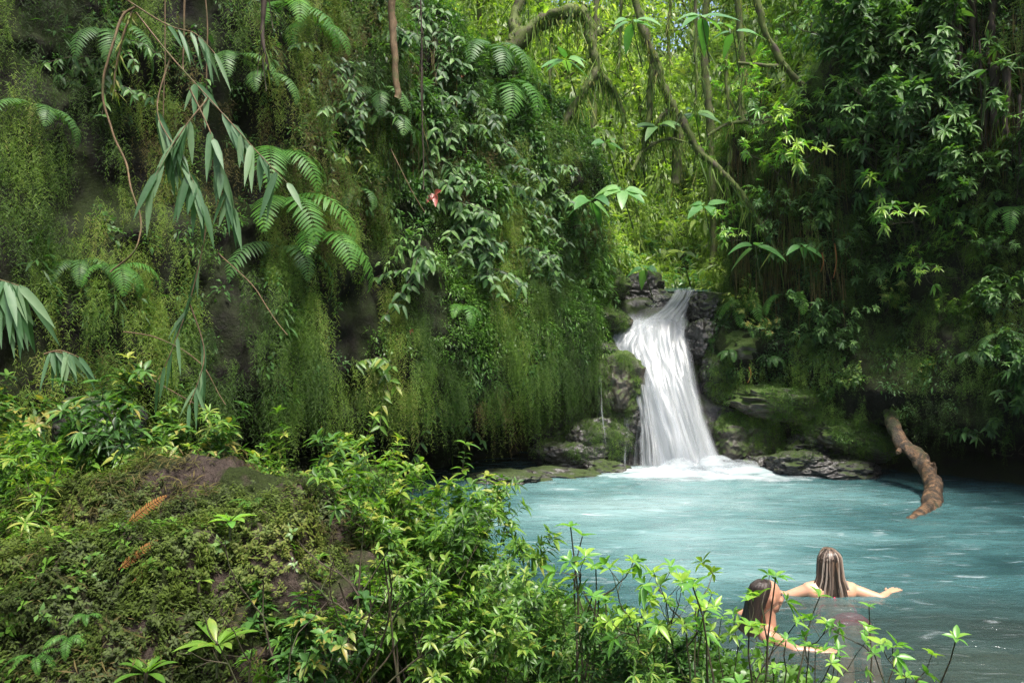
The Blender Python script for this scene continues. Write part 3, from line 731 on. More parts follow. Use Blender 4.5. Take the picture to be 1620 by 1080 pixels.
# foam and spray at the foot: soft low mounds
m, nt = newmat('foam'); L = nt.links.new
lw = nd(nt, 'ShaderNodeLayerWeight'); lw.inputs[0].default_value = .35
nf = noise(nt, 6, 5, .6, vec_scale=(.6, 1, 2))
al = math_(nt, 'MULTIPLY', math_(nt, 'SUBTRACT', 1, math_(nt, 'POWER', lw.outputs['Facing'], .8)), ramp(nt, nf, [(.3, (.12,)*3), (.62, (.95,)*3)]))
df = nd(nt, 'ShaderNodeBsdfDiffuse'); df.inputs[0].default_value = (.6, .65, .68, 1); tr = nd(nt, 'ShaderNodeBsdfTransparent')
tl = nd(nt, 'ShaderNodeBsdfTranslucent'); tl.inputs[0].default_value = (.6, .65, .68, 1)
m1 = nd(nt, 'ShaderNodeMixShader'); m1.inputs[0].default_value = .45; L(df.outputs[0], m1.inputs[1]); L(tl.outputs[0], m1.inputs[2])
mx = nd(nt, 'ShaderNodeMixShader'); L(al, mx.inputs[0]); L(tr.outputs[0], mx.inputs[1]); L(m1.outputs[0], mx.inputs[2])
o = nd(nt, 'ShaderNodeOutputMaterial'); L(mx.outputs[0], o.inputs[0]); M['foam'] = m
mb = MB(); V0, F0 = ICO3
for (px, py, Yd, rx, ry, rz) in [(1040, 753, 12.1, .3, .25, .07), (1085, 754, 12.05, .42, .3, .13), (1130, 753, 12.1, .38, .3, .15), (1165, 754, 12.15, .35, .28, .16), (1192, 757, 12.2, .32, .28, .11), (1110, 757, 11.8, .6, .35, .06), (1010, 756, 12.0, .35, .22, .04), (1230, 760, 12.0, .38, .22, .05), (925, 751, 11.9, .25, .12, .035), (1075, 748, 12.1, .4, .2, .22), (1135, 746, 12.15, .35, .22, .26), (1175, 750, 12.15, .3, .2, .2), (1270, 764, 11.8, .5, .2, .035), (1060, 764, 11.5, .9, .25, .03), (1180, 765, 11.6, .8, .25, .03)]:
    c = at(px, py, Yd); c[2] = 0.0
    V = V0*(1+.25*fbm(V0, 3, 1.5, px)[:, None]); mb.add(V*[rx, ry, rz]+c, F0)
obj('foam', mb.mesh('foam', M['foam']), kind='stuff', label='white foam and spray boiling at the foot of the falls', category='foam')
# stream above the lip
sx_ = np.linspace(-.45, .45, 8); sy = np.linspace(15.1, 24, 60); A_, B_ = np.meshgrid(sy, sx_, indexing='ij')
Pst = np.stack([xc(A_)+B_*1.2+.0, A_, 2.94+.1*(A_-15)+0*B_], -1)
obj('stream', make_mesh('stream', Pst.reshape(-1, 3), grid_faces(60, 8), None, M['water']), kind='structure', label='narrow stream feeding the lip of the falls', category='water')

# rock face behind the falls
nu, nv = 150, 130
U_, V_ = np.meshgrid(np.linspace(-1.7, 2.7, nu), np.linspace(0, 1, nv), indexing='ij')
Pm = fall_pt(np.clip(U_, 0, 1), V_); 
for _ in range(6): Pm[:, 1:-1] = (Pm[:, :-2]+2*Pm[:, 1:-1]+Pm[:, 2:])/4
ex = np.where(U_ < 0, U_, np.maximum(U_-1, 0)); Pm[..., 0] += ex*.95; Pm[..., 1] += .26+.25*np.abs(ex)**1.3+.1*np.sin(PI*np.clip(U_, 0, 1)); Pm[..., 2] += .10*np.abs(ex)-.05
Pm[..., 2] -= .45*sstep(.93, 1, V_)
nz = fbm(Pm*[1, 1, 1.6], 5, 1.3, 77); Pm[..., 1] -= nz*(.16+.35*np.minimum(np.abs(ex), 1)); Pm[..., 2] += .2*fbm(Pm, 4, 2.2, 5)*np.minimum(np.abs(ex)*2, 1)
obj('rock_face', make_mesh('rock_face', Pm.reshape(-1, 3), grid_faces(nu, nv), None, M['rock']), kind='structure', label='black wet rock face behind the falling water', category='cliff')

# ------------------------------------------------------------------ boulders and ledges
ROCKS = []
def rk(px, py, Yd, r, seed, label, mat='rock', cat='boulder', name='boulder', group=None, **kw):
    c = at(px, py, Yd); q = rock(name, label, cat, c, r, seed, mat, group=group, **kw); ROCKS.append(q[1:]); return q
rk(975, 612, 12.95, (.42, .42, .55), 1, 'tall black boulder with a mossy cap left of the main fall', 'mossrock', amp=.2)
rk(985, 660, 12.95, (.38, .3, .4), 2, 'dark wet rock under the moss-capped boulder beside the falling water')
rk(945, 700, 12.6, (.55, .4, .4), 3, 'mossy brown rock low on the wall, left of the falls', 'rock')
rk(905, 722, 12.5, (.6, .4, .3), 31, 'mossy rock under the overhang above the flat ledge', 'rock')
rk(955, 752, 12.2, (.42, .35, .24), 4, 'rounded wet rock at the waterline left of the foam', 'rock')
rk(885, 757, 11.9, (.75, .42, .17), 5, 'long flat ledge rock with green moss streaks at the waterline', 'rock', tilt=.03)
rk(800, 762, 11.5, (.6, .45, .17), 6, 'leftmost flat ledge rock running into the water behind the bushes', 'rock')
rk(1022, 760, 12.5, (.3, .3, .16), 7, 'small wet rock under the thin side streams')
rk(955, 505, 13.6, (.42, .5, .22), 8, 'mossy sloping rock beside the upper cascade', 'mossrock', tilt=.35)
rk(912, 470, 13.9, (.55, .5, .35), 9, 'big green mossy boulder above the cliff edge left of the falls', 'mossrock')
rk(955, 452, 14.6, (.5, .5, .3), 10, 'grey layered boulder perched above the upper cascade', 'mossrock')
rk(905, 430, 14.6, (.4, .4, .2), 32, 'small pale boulder half sunk in moss high left of the falls', 'mossrock')
rk(948, 560, 13.15, (.3, .3, .25), 11, 'wet jagged rock wedged over the moss-capped boulder')
rk(1010, 470, 15.1, (.55, .4, .42), 12, 'black rock behind the left end of the waterfall lip')
rk(1118, 498, 14.1, (.36, .5, .42), 13, 'dark domed rock pressing on the upper cascade from the far bank', 'rock', amp=.2)
rk(1112, 545, 13.45, (.3, .35, .4), 14, 'wet glistening rock beside the middle of the cascade')
rk(1140, 600, 13.15, (.38, .4, .45), 15, 'wet dark rock shoulder beside the main fall below the fern')
rk(1195, 560, 13.0, (.6, .5, .4), 33, 'dark rock shoulder carrying the small green plants under the fern', 'mossrock')
rk(1175, 690, 12.75, (.5, .4, .42), 16, 'brown gravelly rock at the edge of the main fall', 'mossrock')
rk(1265, 735, 12.0, (.5, .35, .22), 17, 'black jagged rock at the waterline between falls and log')
rk(1335, 742, 11.9, (.55, .35, .2), 18, 'low grey-brown rock at the waterline nearest the log', 'rock')
rk(1215, 745, 12.3, (.42, .3, .24), 19, 'low brown rock splashed by the foam', 'rock')
rk(1300, 705, 12.5, (.6, .4, .25), 34, 'flat dark rock sheltering below the mossy overhang', 'rock')
rk(1250, 640, 12.55, (.85, .5, .26), 20, 'moss-covered overhanging slab above the waterline rocks', 'mossrock', tilt=.12)
rk(1345, 690, 12.2, (.7, .5, .3), 21, 'moss-covered bulge in the overhang left of the leaning log', 'mossrock', tilt=.2)
rk(1470, 636, 11.9, (.7, .4, .3), 22, 'dark ledge over the cave behind the log', 'mossrock')
rk(1570, 1035, 5.1, (.62, .45, .3), 23, 'sunken olive boulder under the shallow water near the bank', 'bed', amp=.15, boxy=2.2)[0].location.z = -.31

rk(1042, 486, 14.75, (.3, .3, .24), 61, 'black wet dome showing through the upper step of the falls')
n0 = 0; RV, RF = [], []
for v_, f_ in ROCKS: RV.append(v_); RF.append(f_+n0); n0 += len(v_)
BV3 = BVHTree.FromPolygons(np.concatenate(RV).tolist(), np.concatenate(RF).tolist())
def rock_moss(name, boxes, tem, mat, scale, thr, label, zmin=.25):
    Ps, Ns = [], []
    for x0, x1, y0, y1, n in boxes:
        for _ in range(n):
            d = Vector(at(R.uniform(x0, x1), R.uniform(y0, y1), 1.0)-np.array([0, 0, CAMZ])).normalized(); h = BV3.ray_cast(Vector((0, 0, CAMZ)), d)
            if h[0] is not None and h[0].z > zmin and h[1].z > -.25: Ps.append(h[0][:]); Ns.append(h[1][:])
    P, N = np.array(Ps), np.array(Ns); k = fbm(P, 3, 2.2, 40)+.35*N[:, 2] > thr; P, N = P[k], N[k]; mb = MB(); w = R.integers(0, len(tem), len(P)); N[:, 1] -= .3
    for k in range(len(tem)):
        q = w == k; merge_inst(mb, tem[k], P[q], frame_z(N[q], .6), R.uniform(*scale, q.sum()), np.clip(R.normal(.45, .2, q.sum()), 0, 1))
    obj(name, mb.mesh(name, M[mat]), kind='stuff', label=label, category='moss')
rock_moss('rock_moss', [(1120, 1460, 560, 720, 2600), (860, 990, 420, 530, 1500), (840, 1000, 640, 745, 700), (940, 1010, 560, 600, 300)], SHORT, 'moss', (.35, .8), .02, 'green moss tufts growing on the boulders around the falls')
rock_moss('rock_plants', [(1120, 1400, 560, 700, 900), (870, 960, 420, 520, 300)], CLUs, 'shrub', (.4, .8), .12, 'little leafy plants rooted on the ledge beside the falls', .5)
# ------------------------------------------------------------------ leaning log
lg = thing('log', 'weathered orange-brown log leaning from the cliff into the pool', 'log', tuple(at(1470, 800, 10.0)))
inv = Matrix.Translation(-Vector(lg.location))
mb = MB(); pts = [at(1408, 640, 11.6), at(1413, 675, 11.3), at(1424, 700, 11.1), at(1450, 718, 10.9), at(1468, 742, 10.7), at(1479, 776, 10.1), at(1472, 806, 9.6), at(1466, 835, 9.3)]
tube(mb, pts, np.array([.08, .09, .1, .115, .098, .11, .1, .085]), 18, .55, res=8)
tube(mb, [at(1462, 742, 10.7), at(1472, 736, 10.55), at(1479, 733, 10.5)], [.05, .035, .02], 8, .3, res=4)
tube(mb, [at(1428, 708, 11.05), at(1420, 716, 10.95)], [.05, .03], 8, .3, res=4)
m, nt = newmat('log bark'); L = nt.links.new
p_ = nd(nt, 'ShaderNodeBsdfPrincipled'); p_.inputs['Roughness'].default_value = .55
n1 = noise(nt, 11, 9, .72, dist=.2); c = ramp(nt, n1, [(.38, (.015, .011, .008)), (.48, (.06, .04, .024)), (.57, (.19, .105, .05)), (.7, (.3, .22, .14))])
n2 = noise(nt, 4, 4, .6); pz = nd(nt, 'ShaderNodeSeparateXYZ'); L(nd(nt, 'ShaderNodeNewGeometry').outputs['Position'], pz.inputs[0])
c = mixc(nt, ramp(nt, math_(nt, 'ADD', n2, math_(nt, 'MULTIPLY', math_(nt, 'SUBTRACT', pz.outputs[2], .45), .35)), [(.5, (0, 0, 0)), (.66, (1, 1, 1))]), c, (.035, .04, .014)); L(c, p_.inputs['Base Color'])
b = nd(nt, 'ShaderNodeBump'); b.inputs['Distance'].default_value = .05; L(n1, b.inputs['Height']); L(b.outputs[0], p_.inputs['Normal'])
o = nd(nt, 'ShaderNodeOutputMaterial'); L(p_.outputs[0], o.inputs[0]); M['log'] = m
keep_world(obj('trunk', mb.mesh('trunk', m)), lg)
mb = MB(); tube(mb, [at(1474, 795, 9.7), at(1460, 812, 9.3), at(1443, 822, 9.05), at(1420, 833, 8.9)], [.06, .07, .06, .03], 10, .3, res=4)
keep_world(obj('snag', mb.mesh('snag', m)), lg)

# ------------------------------------------------------------------ mossy mound at the bank
mo, MV, MF = rock('mossy_mound', 'big mossy earth mound with bare muddy top among the bushes', 'mound', (-1.62, 3.75, .3), (1.15, .8, 1.1), 41, 'mound', ICO5, .2, 2.4)
tri = MV[MF]; cn = unit(np.cross(tri[:, 1]-tri[:, 0], tri[:, 2]-tri[:, 0])); ce = tri.mean(1); ar = np.linalg.norm(np.cross(tri[:, 1]-tri[:, 0], tri[:, 2]-tri[:, 0]), axis=1)
ok = (cn[:, 1] < .55) & inview(ce, .1)
def on_mound(n, thr, s=1.3, sd=5):
    w = ar*ok; i = R.choice(len(ce), n, p=w/w.sum()); P, N = ce[i], cn[i]
    k = fbm(P, 4, s, sd)+R.normal(0, .08, n)-.3*sstep(1.24, 1.38, P[:, 2])*sstep(-1.75, -1.5, P[:, 0])*sstep(-.95, -1.15, P[:, 0]) > thr
    return P[k], N[k]
def moundstuff(name, tem, mat, P, N, scale, A, label):
    mb = MB(); w = R.integers(0, len(tem), len(P))
    for k in range(len(tem)):
        q = w == k; merge_inst(mb, tem[k], P[q], frame_n(N[q]+[0, 0, .6]), R.uniform(*scale, q.sum()), A[q])
    o = obj(name, mb.mesh(name, M[mat]), mo); o.matrix_parent_inverse = Matrix.Translation(-mo.location); o['kind'] = 'stuff'; o['label'] = label; return o
P, N = on_mound(17000, -.14)
moundstuff('moss', [t_sprig(k, 12, .045, .017, .007) for k in range(5)], 'mossm', P, N, (.6, 1.5), np.clip(.5+1.1*fbm(P, 3, 2, 9), 0, 1), 'yellow-green moss sprigs covering the mound')
P, N = on_mound(1900, .02, 1.6, 15)
moundstuff('seedlings', [t_sprig(k+20, 8, .05, .034, .014) for k in range(5)], 'shrub', P, N, (.6, 1.6), np.clip(.4+.3*R.normal(0, .5, len(P)), 0, 1), 'small bright seedlings rooted in the moss')
P, N = on_mound(4200, .0, 2.1, 25)
moundstuff('dry_litter', [t_sprig(k+40, 5, .04, .05, .006) for k in range(4)], 'browns', P, N, (.5, 1.4), R.random(len(P)), 'dry stalks and dead leaf bits caught in the moss')
BV2 = BVHTree.FromPolygons(MV.tolist(), MF.tolist())
def mhit(px, py):
    d = Vector(at(px, py, 1.0)-np.array([0, 0, CAMZ])).normalized(); h = BV2.ray_cast(Vector((0, 0, CAMZ)), d)
    return np.array(h[0]) if h[0] else np.array(at(px, py, 3.3))
for px, py, s_, lab in [(70, 1040, .15, 'little bright fern with forked fronds at the bottom corner of the mound'), (120, 1010, .13, 'small bright fern beside the forked one low on the mound'), (150, 975, .11, 'tiny bright fern just above the small ferns low on the mound'), (400, 800, .12, 'tiny bright fern on the shoulder of the mound near the broad-leaved rosette')]:
    fern(mhit(px, py)+[0, -.05, .02], -1.2, lab, 5, s_, 3.4, 'tiny ferns on the mound')
# bank cover
xb = R.uniform(-4, 2.5, 16000); yb = R.uniform(1.9, 6.5, 16000); zb = terrain(xb, yb); P = np.stack([xb, yb, zb], 1); k = (zb > .05) & inview(P, .15); P = P[k]; Nn = np.tile([0, -.3, 1.], (len(P), 1))
leaf_cover('ground_cover', P[:6000], Nn[:6000], [t_leaf_clump(k+80, 14, .08, .05, .02) for k in range(3)], 'shrub', .35+.5*fbm(P[:6000], 3, 1.5), (.6, 1.5), 'low leafy ground cover over the near bank', 'ground cover')

# rosette plants
def rosette(p, n, L, W, label, mat='shrub', tilt=None, prof='obov'):
    t = thing('rosette_plant', label, 'plant', tuple(p), random.uniform(0, 6), 'rosette plants on the mound')
    mb = MB(); a = np.arange(n)*2.4; el = R.uniform(.15, .9, n)
    D = np.stack([np.cos(a)*np.cos(el), np.sin(a)*np.cos(el), np.sin(el)], 1); leaves(mb, D*.012, D, [0, 0, 1], L*R.uniform(.7, 1.1, n), W, .3, .2, prof, 6, False, R.uniform(.55, .95, n))
    obj('foliage', mb.mesh('foliage', M[mat]), t); st = MB(); tube(st, [(0, 0, -.12), (0, 0, 0), (0, 0, .02)], [.006, .007, .004], 6); obj('stem', st.mesh('stem', M['stem']), t)
    return t
rosette(mhit(372, 838)+[.0, -.06, .05], 9, .115, .034, 'small rosette plant with broad pale leaves near the top edge of the mound', 'twigleaf')
rosette(mhit(335, 1030)+[.05, -.08, .05], 13, .17, .034, 'large rosette plant with long glossy leaves low on the mound', 'shrub')
rosette(mhit(322, 925)+[0, -.05, .03], 7, .07, .02, 'tiny rosette plant in the middle of the mound', 'shrub')
rosette(mhit(250, 1065)+[0, -.1, .04], 10, .13, .03, 'glossy rosette plant at the foot of the mound beside the largest rosette', 'shrub')
DF = [gen_frond(90+k, .24, .032, 20, .3, 'deadfern', dead=True) for k in range(2)]
for (px, py, a, s, lab) in [(205, 836, .15, .9, 'rusty dead fern frond lying flat near the muddy top of the mound'), (195, 905, .1, .8, 'curled orange dead frond across the middle of the mound'), (215, 925, 1.0, .7, 'short dead frond hanging below the curled orange one'), (38, 925, 2.4, 1.0, 'dead brown frond at the outer edge of the mound by the dark hollow')]:
    t = thing('dead_frond', lab, 'dead frond', tuple(mhit(px, py)+[0, -.05, .02]), 0, 'dead fern fronds on the mound', s)
    o = obj('blade', DF[0], t); o.rotation_euler = (PI/2*.7, -.7+a*.3, a if a < 2 else .9)

# ------------------------------------------------------------------ bushes in front
def fit(key, x, Yd, top):
    """scale that lets a plant standing on the ground grow as tall as the one seen there"""
    a, b = PROTO[key][0], PROTO[key][1]; n = len(b.vertices); co = np.empty(n*3, np.float32); b.vertices.foreach_get('co', co)
    z = np.percentile(co[2::3], 99.5); return max(.12, (CAMZ+(540-top)/F*Yd-gz(x, Yd)+.03)/z)
def gz(x, y): return float(terrain(np.array([x]), np.array([y]))[0])
bush = [ # px, Y, key, scale, rz, label
 (30, 4.3, 'bush0', 0.72, .3, 'leafy bush at the far edge of the mound, under the drooping bamboo leaves'),
 (-10, 5.0, 'bush3', 0.84, 2.0, 'tall leafy bush cut by the picture edge below the moss wall'),
 (110, 4.6, 'bush1', 0.85, 1.1, 'bright bush with arching leaves in front of the grey rock'),
 (190, 5.0, 'bush2', 0.99, 4.0, 'tall bush crowned with tiny pale flowers above the mound'),
 (60, 3.7, 'bush4', 0.65, 5.0, 'low bush spreading over the dark hollow of the mound'),
 (270, 4.9, 'bush3', 0.76, 2.5, 'bush directly behind the bare muddy top of the mound'),
 (350, 5.0, 'bush4', 0.85, .9, 'bush rising behind the mound under the bright moss fringe'),
 (420, 4.7, 'bush0', 0.80, 3.3, 'round bush just past the muddy top of the mound'),
 (500, 4.9, 'bush1', 0.80, 5.1, 'bush behind the dead twigs where the mound slopes down'),
 (570, 5.1, 'bush2', 0.72, 2.2, 'bush at the dark waterside gap under the hanging moss'),
 (560, 4.1, 'big0', 0.65, .2, 'dense bush filling the gap between mound and waterside bush'),
 (690, 4.2, 'big1', 0.78, 1.9, 'tallest waterside bush standing against the dark undercut'),
 (640, 3.8, 'big2', 0.65, 3.6, 'broad waterside bush with dark stems showing at its base'),
 (735, 3.9, 'big0', 0.55, 4.4, 'lower bush leaning out over the pool edge'),
 (560, 3.2, 'big1', 0.42, 5.5, 'low dark-stemmed bush at the foot of the mound'),
 (700, 3.3, 'big2', 0.42, 1.0, 'low bush below the tallest waterside bush'),
 (800, 3.7, 'bush2', 0.55, .5, 'bush along the bottom edge where the bank meets the water'),
 (870, 3.5, 'bush0', 0.52, 2.7, 'pale green bush on the tip of the bank beside the sapling whorl'),
 (950, 3.4, 'bush1', 0.47, 4.1, 'low bush under the bent bare sapling stems'),
 (1010, 3.1, 'bush4', 0.38, 1.4, 'last low bush before the open water at the bottom edge'),
 (470, 3.0, 'bush3', 0.38, 1.8, 'small shrub tangled with dry stalks at the bottom of the mound'),
 (1075, 3.2, 'bush3', 0.32, 3.0, 'small pale bush among the sapling stems near the swimmers'),
]
BT = [610, 600, 590, 580, 700, 640, 650, 660, 680, 700, 700, 688, 740, 760, 880, 860, 895, 920, 950, 980, 930, 985]
for (px, Yd, key, s, rz, lab), tp in zip(bush, BT):
    x = (px-810)/F*Yd; s = fit(key, x, Yd, tp); plant(key, (x, Yd, gz(x, Yd)-.03), rz, lab, s, 'bushes along the near bank')
saps = [(905, 3.35, 'sap0', .95, .2, 'sapling with a bright yellow-green leaf whorl over the pool'),
 (935, 3.3, 'sap1', 1.0, 2.0, 'bare upright sapling taller than the leaf whorl beside it'),
 (1010, 3.2, 'sap2', .92, 4.0, 'sapling with a spreading leafy head in the middle of the bank tip'),
 (1060, 3.15, 'sap3', .95, 1.0, 'leafy sapling whose thin stem forks low over the pool'),
 (1135, 3.1, 'sap0', .9, 3.0, 'sapling rising in front of the hidden bather'),
 (1190, 3.05, 'sap1', .85, 5.0, 'thin dark-stemmed sapling crossing the hidden bather'),
 (1165, 3.3, 'sap2', 1.0, 1.2, 'leafy sapling directly in front of the bather\'s dark hair'),
 (1240, 3.2, 'sap0', .85, 5.6, 'sapling crossing the outstretched arm of the hidden bather'),
 (1100, 3.2, 'sap2', .85, 2.6, 'sapling with overlapping pale leaves left of the hidden bather'),
 (1225, 3.0, 'sap2', .8, .5, 'sapling between the two swimmers with drooping leaves'),
 (1290, 3.0, 'sap3', .62, 2.4, 'short sapling below the woman in the pool'),
 (1370, 3.0, 'sap1', .66, .9, 'slim sapling second from the end of the twig row'),
 (1425, 3.0, 'sap0', .7, 4.2, 'curved sapling at the outer end of the twig row')]
ST = {905: 855, 935: 835, 1010: 875, 1060: 860, 1135: 885, 1190: 890, 1165: 930, 1240: 940, 1100: 915, 1225: 960, 1290: 975, 1370: 965, 1425: 970}
for px, Yd, key, s, rz, lab in saps:
    x = (px-810)/F*Yd; s = fit(key, x, Yd, ST[px]); plant(key, (x, Yd, gz(x, Yd)-.03), rz, lab, s, 'saplings on the tip of the bank')
for n_, (px, Yd, key, s_, rz, lab) in enumerate([(520, 3.1, 'sap1', .9, .4, 'bare dark stems leaning across the lower corner of the mound'), (480, 3.0, 'sap2', .8, 2.2, 'tangle of leafless twigs in front of the mound'), (585, 3.2, 'sap0', .9, 4.0, 'leafless dark stems among the low bushes'), (420, 2.8, 'sap3', .6, 1.0, 'short leafless twigs at the bottom of the mound'), (660, 3.1, 'sap1', .8, 3.0, 'leafless stems crossing the low waterside bush')]):
    x = (px-810)/F*Yd; t = thing('bare_twigs', lab, 'twigs', (x, Yd, gz(x, Yd)-.03), rz, 'bare twigs by the mound', s_*1.1); obj('stem', PROTO[key][0], t)
    o = obj('side_stem', PROTO['sap%d' % ((n_+2) % 4)][0], t); o.rotation_euler = (.35, -.3, 1.3); o.scale = (.8,)*3
rock('boulder', 'grey rock glimpsed through the bushes behind the mound', 'boulder', at(158, 672, 5.6), (.28, .3, .2), 55, 'rock', ICO4)

# ------------------------------------------------------------------ bamboo
def bamboo(label, culms, seed, L=.32, W=.04, dens=7, sidepx=None):
    rs = np.random.default_rng(seed)
    base = culms[0][0]; t = thing('bamboo_branch', label, 'bamboo', tuple(base), 0, 'drooping bamboo branches'); inv_ = Matrix.Translation(-Vector(base))
    st = MB(); P, D, N, Ls = [], [], [], []
    for c in culms:
        q, r = smooth_path(np.array(c, float), np.linspace(.006, .002, len(c)), 6); tube(st, q, r, 5)
        n = len(q); T = unit(np.gradient(q, axis=0))
        for i in np.linspace(n*.35, n-1, dens).astype(int):
            for s in range(rs.integers(1, 4)):
                P.append(q[i]); D.append(unit(T[i]*.5+np.array([rs.normal(0, .42), rs.normal(0, .3), -1.0]))); N.append(np.array([rs.normal(0, .5), -1, .5])); Ls.append(L*rs.uniform(.6, 1.15))
    fo = MB(); leaves(fo, P, D, N, Ls, W, .25, .12, 'strap', 7, False, rs.random(len(P)))
    for o in (obj('stem', st.mesh('stem', M['liana'])), obj('foliage', fo.mesh('foliage', M['bamboo']))):
        o.parent = t; o.matrix_parent_inverse = inv_
    return t
bamboo('large bamboo branch with wide grey-green blades drooping before the moss wall', [
  [at(215, 20, 5.2), at(270, 90, 5.1), at(330, 155, 5.0), at(375, 205, 4.95), at(420, 255, 4.9), at(455, 290, 4.9)],
  [at(330, 155, 5.0), at(300, 190, 4.9), at(265, 240, 4.85), at(240, 290, 4.8)],
  [at(300, 140, 5.0), at(335, 210, 4.9), at(350, 270, 4.9), at(370, 330, 4.9)],
  [at(270, 90, 5.1), at(240, 180, 5.0), at(290, 250, 4.9), at(320, 320, 4.9)]], 3, .24, .04, 10)
bamboo('small bamboo tuft of long blades hanging at the picture edge', [[at(-30, 440, 4.2), at(10, 448, 4.2), at(38, 458, 4.2)], [at(-30, 440, 4.2), at(0, 442, 4.1), at(30, 452, 4.1)]], 5, .3, .042, 7)
bamboo('thin bamboo spray arching high over the larger branch', [[at(200, 0, 5.4), at(270, 45, 5.4), at(310, 50, 5.3), at(340, 85, 5.3)]], 6, .22, .026, 6)
bamboo('thin bamboo spray trailing below the large branch over the moss fringe', [[at(330, 330, 5.2), at(320, 400, 5.2), at(300, 480, 5.2), at(270, 560, 5.1), at(250, 600, 5.1)], [at(300, 480, 5.2), at(330, 560, 5.1), at(300, 640, 5.0)]], 7, .2, .024, 7)
bamboo('young bamboo shoot bending above the bushes by the grey rock', [[at(70, 560, 5.0), at(85, 555, 5.0), at(105, 560, 5.0)], [at(70, 560, 5.), at(95, 552, 5.0), at(125, 565, 5.0)]], 8, .2, .028, 4)

# ------------------------------------------------------------------ ferns
fl_ = [ # px,py,scale,n,rz,label
 (425, 255, .95, 4, -.2, 'bright fern arching over the cliff beside the bamboo'),
 (450, 330, 1.1, 4, -1.0, 'large drooping fern below the bright arching one'),
 (505, 380, .95, 4, -.9, 'fern hanging over the moss wall, second below the bamboo'),
 (440, 400, .8, 3, -1.6, 'dark fern hidden in shade below the drooping ferns'),
 (365, 95, .8, 3, -.4, 'small fern above the bamboo spray'),
 (455, 25, .95, 4, -1.2, 'pale fern hanging from the top of the wall'),
 (490, 50, .9, 3, -1.0, 'fern beside the pale hanging one at the top of the wall'),
 (415, 120, .8, 3, -.8, 'narrow fern drooping over the wall above the creeper'),
 (595, 150, 1.0, 5, -1.3, 'spreading fern halfway up the dark wall'),
 (610, 200, .8, 4, -1.2, 'smaller fern under the spreading one on the dark wall'),
 (560, 300, .5, 3, -1.2, 'little fern at the edge of the mossy drip wall'),
 (720, 490, .55, 4, -1.2, 'tuft fern glowing in the middle of the dark moss wall'),
 (170, 60, .8, 4, -1.2, 'dim fern in the shaded top corner of the wall'),
 (60, 180, .7, 4, -1.0, 'dim fern low in the shaded corner of the wall'),
 (120, 420, .6, 4, -1.2, 'small glossy fern on the wall beside the bamboo tuft'),
 (180, 430, .6, 4, -1.2, 'glossy fern on the wall under the large bamboo branch'),
 (770, 90, 1.3, 5, -1.3, 'fern growing from the foot of the mossy arching trunk'),
 (790, 150, 1.2, 5, -1.5, 'pale fern drooping under the mossy arching trunk'),
 (1180, 480, .85, 4, -2.4, 'big fern fanning out beside the waterfall'),
 (1245, 470, .8, 3, -1.3, 'fern lying flat over the rock beside the big fanning fern'),
 (1415, 10, .95, 3, -1.7, 'fern hanging from the top edge over the dark recess'),
 (1450, 30, .9, 3, -1.5, 'second fern hanging from the top edge over the dark recess'),
 (1600, 330, .7, 4, -2.4, 'bright fern at the picture edge over the dark wall'),
 (1285, 385, .6, 3, -1.6, 'small dark fern hanging below the wall shrubs'),
 (1315, 385, .6, 3, -1.5, 'small dark fern beside the orange rootlets'),
 (1590, 540, .5, 4, -2.2, 'fern with deeply cut leaves low at the picture edge'),
 (1540, 560, .5, 4, -2.0, 'cut-leaved fern over the cave mouth'),
 (1290, 525, .45, 5, -1.6, 'small fern with crinkled fronds on the mossy ledge'),
 (1160, 560, .4, 4, -1.8, 'low fern beside the cascade among little leaves'),
 (1220, 560, .35, 4, -1.8, 'tiny fern clinging under the fanning fern')]
for px, py, s, n, rz, lab in fl_:
    q, nn = hit(px, py); fern(q+nn*.08, rz*.6 if px < 1000 else rz*1.12, lab, n, s*(1.35 if (400 < px < 620 and py > 200) else 1.1), 2.3, hang=.3, mats=FR if ('bright' in lab or 'big' in lab or 'large' in lab or 'moss wall' in lab or 'glowing' in lab or 'pale' in lab) else FD)

